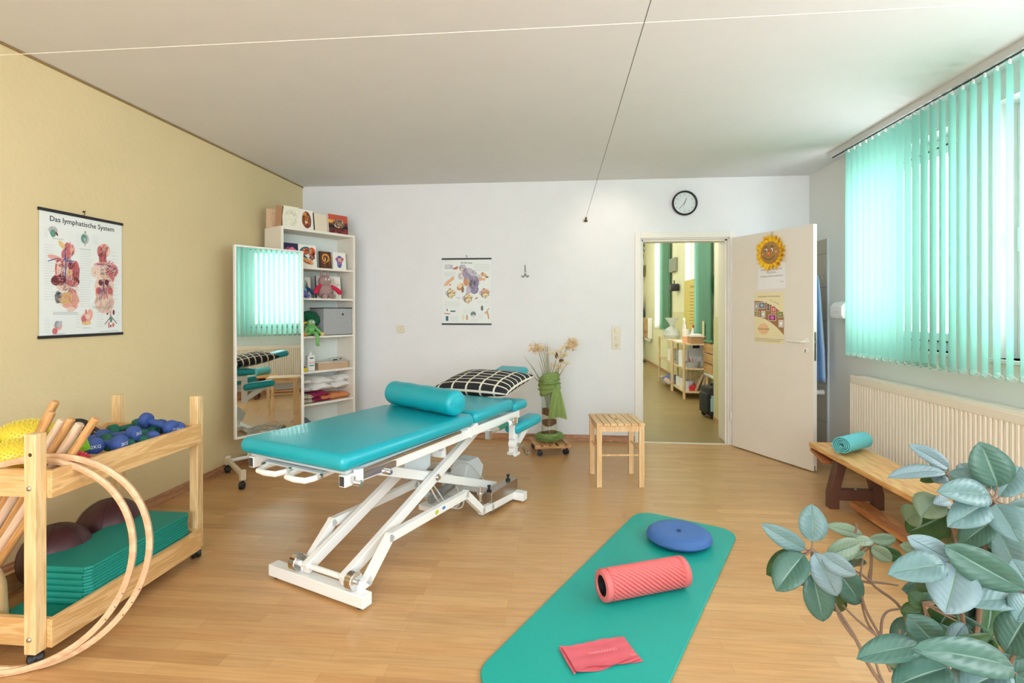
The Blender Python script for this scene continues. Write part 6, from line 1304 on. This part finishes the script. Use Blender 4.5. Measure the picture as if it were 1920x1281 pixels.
WM = M((232, 232, 228), .3, name='white ceramic'); GM = M((150, 158, 156), .4, name='grey ceramic')
mug(1.90, 9.10, .449, .07, .20, WM, 'white mug-like jar on the middle tier of the far rack', 'storage_jar', 'jar')
mug(1.90, 8.42, .449, .075, .22, GM, 'grey jar on the middle tier between the rack posts', 'storage_jar', 'jar')
mug(1.88, 8.12, .449, .085, .25, WM, 'large white patterned jar on the middle tier of the near rack', 'storage_jar', 'jar')
mug(1.89, 8.45, .109, .062, .15, WM, 'white cup on the bottom tier, farther one')
mug(1.89, 8.22, .109, .062, .15, WM, 'white cup on the bottom tier, middle one')
mug(1.93, 8.00, .109, .06, .13, M((196, 200, 214), .35, name='lilac ceramic'), 'lilac grey cup on the bottom tier behind the red bag')
t = cpt('red_bag', 'small red bag on the bottom tier of the near rack', 'bag', (1.96, 7.90, .108)); m = MB(); m.rbox(-.06, .06, -.04, .04, 0, .08, .02); m.tube([(-.03, 0, .075), (0, 0, .12), (.03, 0, .075)], .005, 6); m.build('pouch', M((200, 40, 44), .7, name='red fabric'), t)
t = cpt('white_board', 'pale grey upright board leaning on the middle tier of the near rack', 'board', (2.02, 8.0, .449), R(4)); m = MB(); m.box(-.10, .10, -.008, .008, 0, .32, rot=(R(-6), 0, 0)); m.build('panel', M((206, 208, 210), .5, name='grey board'), t); MB().box(-.05, .05, -.016, -.008, .28, .34).build('black_clip', BLACK, t)
t = cpt('oval_basket', 'grey oval basket full of pens on the middle tier', 'basket', (1.95, 7.92, .449)); m = MB(); m.lathe([(0, 0), (.08, 0), (.115, .09), (.108, .09), (.076, .01), (0, .01)], n=24); m.build('bowl', M((176, 180, 186), .5, name='grey enamel'), t)
rd = random.Random(8); m = MB()
for i in range(14): a = rd.uniform(-.08, .08); b = rd.uniform(-.05, .05); m.cyl((a*.5, b*.5, .05), (a*1.3+.03, b*1.5, .14), .004, n=6)
m.build('pens', M((176, 120, 110), .5, var=.6, vs=30, name='pens'), t)
for i, (x, a, h, lb) in enumerate(((1.98, 24, .27, 'leaning wooden panel, left of the pair on the bottom tier'), (2.06, 14, .26, 'leaning wooden panel, right of the pair on the bottom tier'))):
    t = cpt('framed_board', lb, 'panel', (x, 7.93, .112)); t.rotation_euler = (0, R(a), 0); m = MB(); m.box(-.014, .014, -.08, .08, 0, h); m.build('board', M((190, 166, 130), .6, name='light wood'), t); MB().box(-.016, -.014, -.05, .05, .04, h-.04).build('inlay', M((150, 140, 124), .6, name='grey inlay'), t)
t = cpt('wooden_lantern', 'small pale wooden lantern at the back of the bottom tier', 'lantern', (2.02, 8.25, .109)); m = MB()
for x in (-.05, .05):
    for y in (-.05, .05): m.box(x-.008, x+.008, y-.008, y+.008, 0, .24)
m.box(-.06, .06, -.06, .06, 0, .015); m.box(-.06, .06, -.06, .06, .24, .26); m.prism([(-.05, .26), (.05, .26), (0, .32)], -.05, .05, 'XZ'); m.build('lantern_frame', RW, t)
t = cpt('blue_cloth', 'crumpled blue and grey cloth on the bottom tier of the far rack', 'cloth', (1.92, 9.0, .109))
def lump(mb, L_, W_, H_, sd):
    r_ = random.Random(sd); n = 16; vs = []; 
    for i in range(n+1):
        for j in range(n+1): u, v = i/n*2-1, j/n*2-1; e = max(0, (1-u**4)*(1-v**4)); vs.append((u*W_/2, v*L_/2, H_*e**.5*(.7+.2*math.sin(u*5+sd)+.2*math.sin(v*8+u*4+sd))))
    mb._add(vs, [(i*(n+1)+j, (i+1)*(n+1)+j, (i+1)*(n+1)+j+1, i*(n+1)+j+1) for i in range(n) for j in range(n)])
m = MB(); lump(m, .75, .34, .10, 2); m.build('cloth_folds', M((104, 122, 160), .9, var=.4, vs=9, name='blue cloth'), t)
t = cpt('pink_cloth', 'pink folded cloth hanging over the edge of the far rack', 'cloth', (1.82, 8.85, .100)); m = MB(); lump(m, .45, .14, .07, 5); m.build('cloth_folds', M((214, 180, 166), .9, var=.3, vs=9, name='pink cloth'), t)
# things on the rack tops
t = cpt('wrapped_gift', 'gift basket wrapped in clear film on top of the far rack', 'gift', (1.93, 9.25, .809)); m = MB(); m.lathe([(0, 0), (.12, 0), (.14, .06), (.12, .15), (.03, .22), (.05, .26), (.12, .36), (.10, .36), (.03, .26)], n=18); m.build('film', M((226, 230, 226), .2, trans=.4, name='film', bump=.5, bs=25), t, smooth=False); MB().ball((0, 0, .08), .08).build('gift_content', M((150, 150, 140), .7, var=.5, vs=30, name='content'), t)
t = cpt('candle_holder', 'white pillar holder with peach candle on top of the near rack', 'candle', (1.92, 8.15, .809)); MB().cyl((0, 0, 0), (0, 0, .20), .062, n=22).build('candle_body', M((240, 230, 214), .5, name='wax'), t); MB().cyl((0, 0, .0), (0, 0, .09), .064, n=22).build('peach_base', M((236, 170, 130), .5, name='peach wax'), t)
t = cpt('wooden_figure', 'slim pale figurine behind the candle on the near rack', 'figurine', (1.96, 8.50, .809)); m = MB(); m.lathe([(0, 0), (.04, 0), (.018, .12), (.03, .22), (.012, .30), (.022, .34), (0, .38)], n=14); m.build('figure_body', M((226, 214, 190), .6, name='pale wood'), t)
t = cpt('cardboard_box', 'flat cardboard box with papers on top of the near rack', 'box', (2.02, 7.93, .809)); m = MB(); m.box(-.11, .11, -.11, .11, 0, .10); m.build('carton', M((176, 134, 92), .8, name='cardboard'), t); MB().box(-.12, .12, -.12, .12, .101, .115).rbox(-.09, .05, -.08, .08, .116, .14, .01).build('paper_stack', PAPER, t)
t = cpt('small_bottle', 'tiny bottle with a red cap in the corridor window', 'bottle', (2.05, 8.28, .809)); MB().lathe([(0, 0), (.03, 0), (.03, .16), (.012, .19), (.012, .22), (0, .22)], n=14).build('bottle_body', M((226, 226, 222), .3, name='white plastic'), t); MB().cyl((0, 0, .22), (0, 0, .26), .015).build('cap', M((180, 60, 60), .4, name='red cap'), t)
t = cpt('leaflet_stack', 'flat stack of white leaflets on the rack top', 'leaflets', (1.88, 8.40, .809)); MB().box(-.07, .07, -.10, .10, 0, .012).build('paper_stack', PAPER, t)
# curtains
CUR = M((104, 150, 124), .8, trans=.2, name='green curtain fabric')
def curtain(label, y0, y1, z0, z1, x=2.12):
    t = thing('green_curtain', label, 'curtain', (x, (y0+y1)/2, 0)); l = (y1-y0)/2; n = 60; vs = []
    for z in (z0, z1):
        for i in range(n+1): f = i/n; vs.append((.028*math.sin(f*2*PI*6), -l+2*l*f, z))
    m = MB(); m._add(vs, [(i, i+1, n+2+i, n+1+i) for i in range(n)]); m.build('fabric', CUR, t, fix=False)
    MB().cyl((0, -l-.05, z1), (0, l+.05, z1), .012).build('rod', WHITE, t)
    MB().box(-.034, .034, -l, l, z0, z0+.03).build('hem_bar', M((120, 180, 146), .6, trans=.2, name='hem'), t)
curtain('near green curtain drawn beside the corridor window with the yellow sign', 7.62, 8.42, .84, 3.25)
curtain('far green curtain beside the second corridor window', 10.50, 11.36, .90, 3.25, 2.14)
t = cpt('yellow_sign', 'yellow printed sign with small lines of script standing in the corridor window', 'sign', (2.19, 9.10, .93), R(-90))
MB().box(-.36, .36, -.004, .004, 0, .89).build('sign_sheet', M((206, 186, 100), .6, name='yellow film'), t)
m = MB(); m.text('Preise', .10, (.24-.06, .74), y=-.006, italic=.4)
for i in range(11): m.flat(rect(.02+(i % 3)*.02, .32, .66-i*.052, .672-i*.052), -.006)
m.build('lettering', M((150, 130, 60), .6, name='sign print'), t, smooth=False)
t = cpt('yellow_tag', 'small wooden handle hanging on the near green curtain', 'pull', (2.075, 7.80, .90)); m = MB(); m.box(-.006, .006, -.03, .03, 0, .24); m.build('handle_body', M((224, 206, 150), .5, name='pale wood'), t)
t = cpt('wall_speaker', 'grey square wall speaker between the corridor windows', 'speaker', (2.199, 10.25, 2.04), R(-90)); MB().rbox(-.22, .22, -.07, 0, 0, .26, .01).build('speaker_box', M((150, 152, 134), .5, name='grey plastic'), t); MB().box(-.2, .2, -.073, -.07, .02, .24).build('speaker_grille', M((134, 136, 120), .7, bump=.4, bs=300, name='grille'), t)
t = cpt('wall_lantern', 'small black cube lamp on the corridor wall', 'lamp', (2.199, 9.95, 1.66), R(-90)); MB().rbox(-.13, .13, -.16, -.02, 0, .13, .01).build('lamp_body', BLACK, t); m = MB(); m.cyl((0, 0, .07), (0, -.03, .07), .03); m.tube([(-.1, -.02, .02), (-.2, -.02, .02), (-.2, -.02, .11), (-.1, -.02, .11)], .008, 6); m.cyl((0, -.08, .13), (0, -.08, .20), .01); m.build('bracket', BLACK, t)
def wall_crate(label, loc, z0, z1, l):
    t = thing('wall_magazine_rack', label, 'magazine rack', loc); h = (z1-z0)/3; OW = wood((176, 134, 80), (206, 166, 108), 'Y', 8, .5, name='rack slat wood')
    for i in range(3): MB().box(-.012, .0, -l, l, z0+i*h+.01, z0+(i+1)*h-.008, rot=None).build('slat', OW, t)
    m = MB(); m.box(0, .10, -l, -l+.012, z0, z1); m.box(0, .10, l-.012, l, z0, z1); m.box(0, .10, -l, l, z0-.012, z0); m.build('white_bracket', WHITE, t)
    MB().cyl((.03, -l, z0-.03), (.03, l, z0-.03), .035, n=14).build('paper_roll', M((220, 220, 214), .6, name='paper roll'), t)
wall_crate('slatted wooden wall rack beside the near green curtain', (2.095, 7.62, 0), .40, .83, .24)
wall_crate('small slatted wooden wall rack at the far end of the corridor', (2.09, 13.0, 0), .62, 1.12, .30)
t = cpt('green_wall_disc', 'dark green round disc on the corridor wall by the doorway', 'wall disc', (2.199, 7.62, 1.665), R(-90)); MB().lathe([(0, .02), (.13, .018), (.165, .008), (.165, 0), (0, 0)], (0, 0, 0), (0, -1, 0), n=30).build('disc', M((20, 130, 60), .4, name='green enamel'), t)
# suitcase
t = cpt('black_trolley_bag', 'small black trolley case with side bottle standing against the corridor corner', 'suitcase', (1.85, 6.52, 0), R(8)); BK = M((34, 36, 38), .7, bump=.2, bs=120, name='black nylon')
m = MB(); m.rbox(-.10, .09, -.15, .15, .03, .375, .03, 4); m.build('case_body', BK, t); m = MB(); m.rbox(-.125, -.09, -.12, .12, .06, .30, .015, 3); m.build('front_pocket', BK, t)
MB().tube([(0, -.05, .37), (0, -.04, .405), (0, .04, .405), (0, .05, .37)], .012, 8).build('carry_handle', BK, t)
for y in (-.13, .13): MB().cyl((-.06, y-.012, .028), (-.06, y+.012, .028), .028).cyl((.07, y-.012, .028), (.07, y+.012, .028), .028).build('wheel', BLACK, t)
m = MB(); m.cyl((-.08, -.168, .10), (-.08, -.168, .25), .024, n=18); m.cyl((-.08, -.168, .25), (-.08, -.168, .285), .015); m.build('water_bottle', M((150, 186, 196), .2, name='blue bottle'), t)
MB().tube([(-.05, -.152, .06), (-.055, -.155, .2), (-.05, -.152, .34)], .004, 6).build('red_zip', M((190, 60, 60), .5, name='red zip'), t)
# far left of the corridor end
t = cpt('hanging_branch', 'twisted brown branch with green tuft on the corridor end wall', 'branch decoration', (2.135, 13.88, 2.79)); t.scale = (.45, .6, .45)
cable([(-.25, 0, .55), (0, 0, .35), (-.12, 0, .12), (.05, 0, -.02), (.02, 0, -.30), (-.20, 0, -.38)], .03, t, M((128, 92, 48), .8, name='twisted wood'), 'branch', 8); rd = random.Random(4); m = MB()
for i in range(60): a = rd.uniform(0, PI); e = rd.uniform(-1, 1); m.cyl((0, 0, .40), (.28*math.cos(a), .15*e, .40+.20*math.sin(a)), .008, .003, n=5)
m.build('leaf_tuft', M((34, 130, 110), .7, name='green tuft'), t); MB().tube([(0, 0, .35), (.22, 0, -.05), (.24, 0, -.1)], .02, 8).build('twig', M((128, 92, 48), .8, name='twisted wood'), t)
t = cpt('small_wall_shelf', 'small brown wooden wall box with dark interior at the corridor end', 'wall box', (2.15, 13.69, 2.33)); t.scale = (.45, 1, .45); MB().box(-.36, .10, 0, .3, -.30, .30).build('box_frame', M((116, 104, 48), .6, name='olive wood'), t); MB().box(-.30, .0, -.004, .0, -.22, .16).build('dark_interior', M((30, 44, 46), .4, name='dark glass'), t)
t = cpt('dark_coat', 'dark coat hanging at the left edge of the far corridor', 'coat', (2.02, 13.80, .55)); cable([(0, .19, 1.16), (0, .10, 1.14), (0, .05, 1.17), (0, 0, 1.12)], .01, t, BLACK, 'coat_hook_arm'); m = MB(); m.lathe([(0, 1.12), (.05, 1.10), (.09, 1.0), (.15, .75), (.17, .3), (.19, 0), (0, 0)], n=16); m.build('coat_body', M((30, 34, 36), .9, bump=.5, bs=20, name='dark cloth'), t)
struct(MB().box(-.05, 2.18, 13.4, 13.98, 0, .0).build('trim_8', M((60, 60, 54), .6, name='dark doormat'))) if False else None
o = MB().box(1.2, 2.15, 13.3, 13.95, 0, .02).build('doormat', M((70, 74, 66), .9, name='grey mat')); tag(o, 'dark grey doormat at the far end of the corridor', 'doormat')
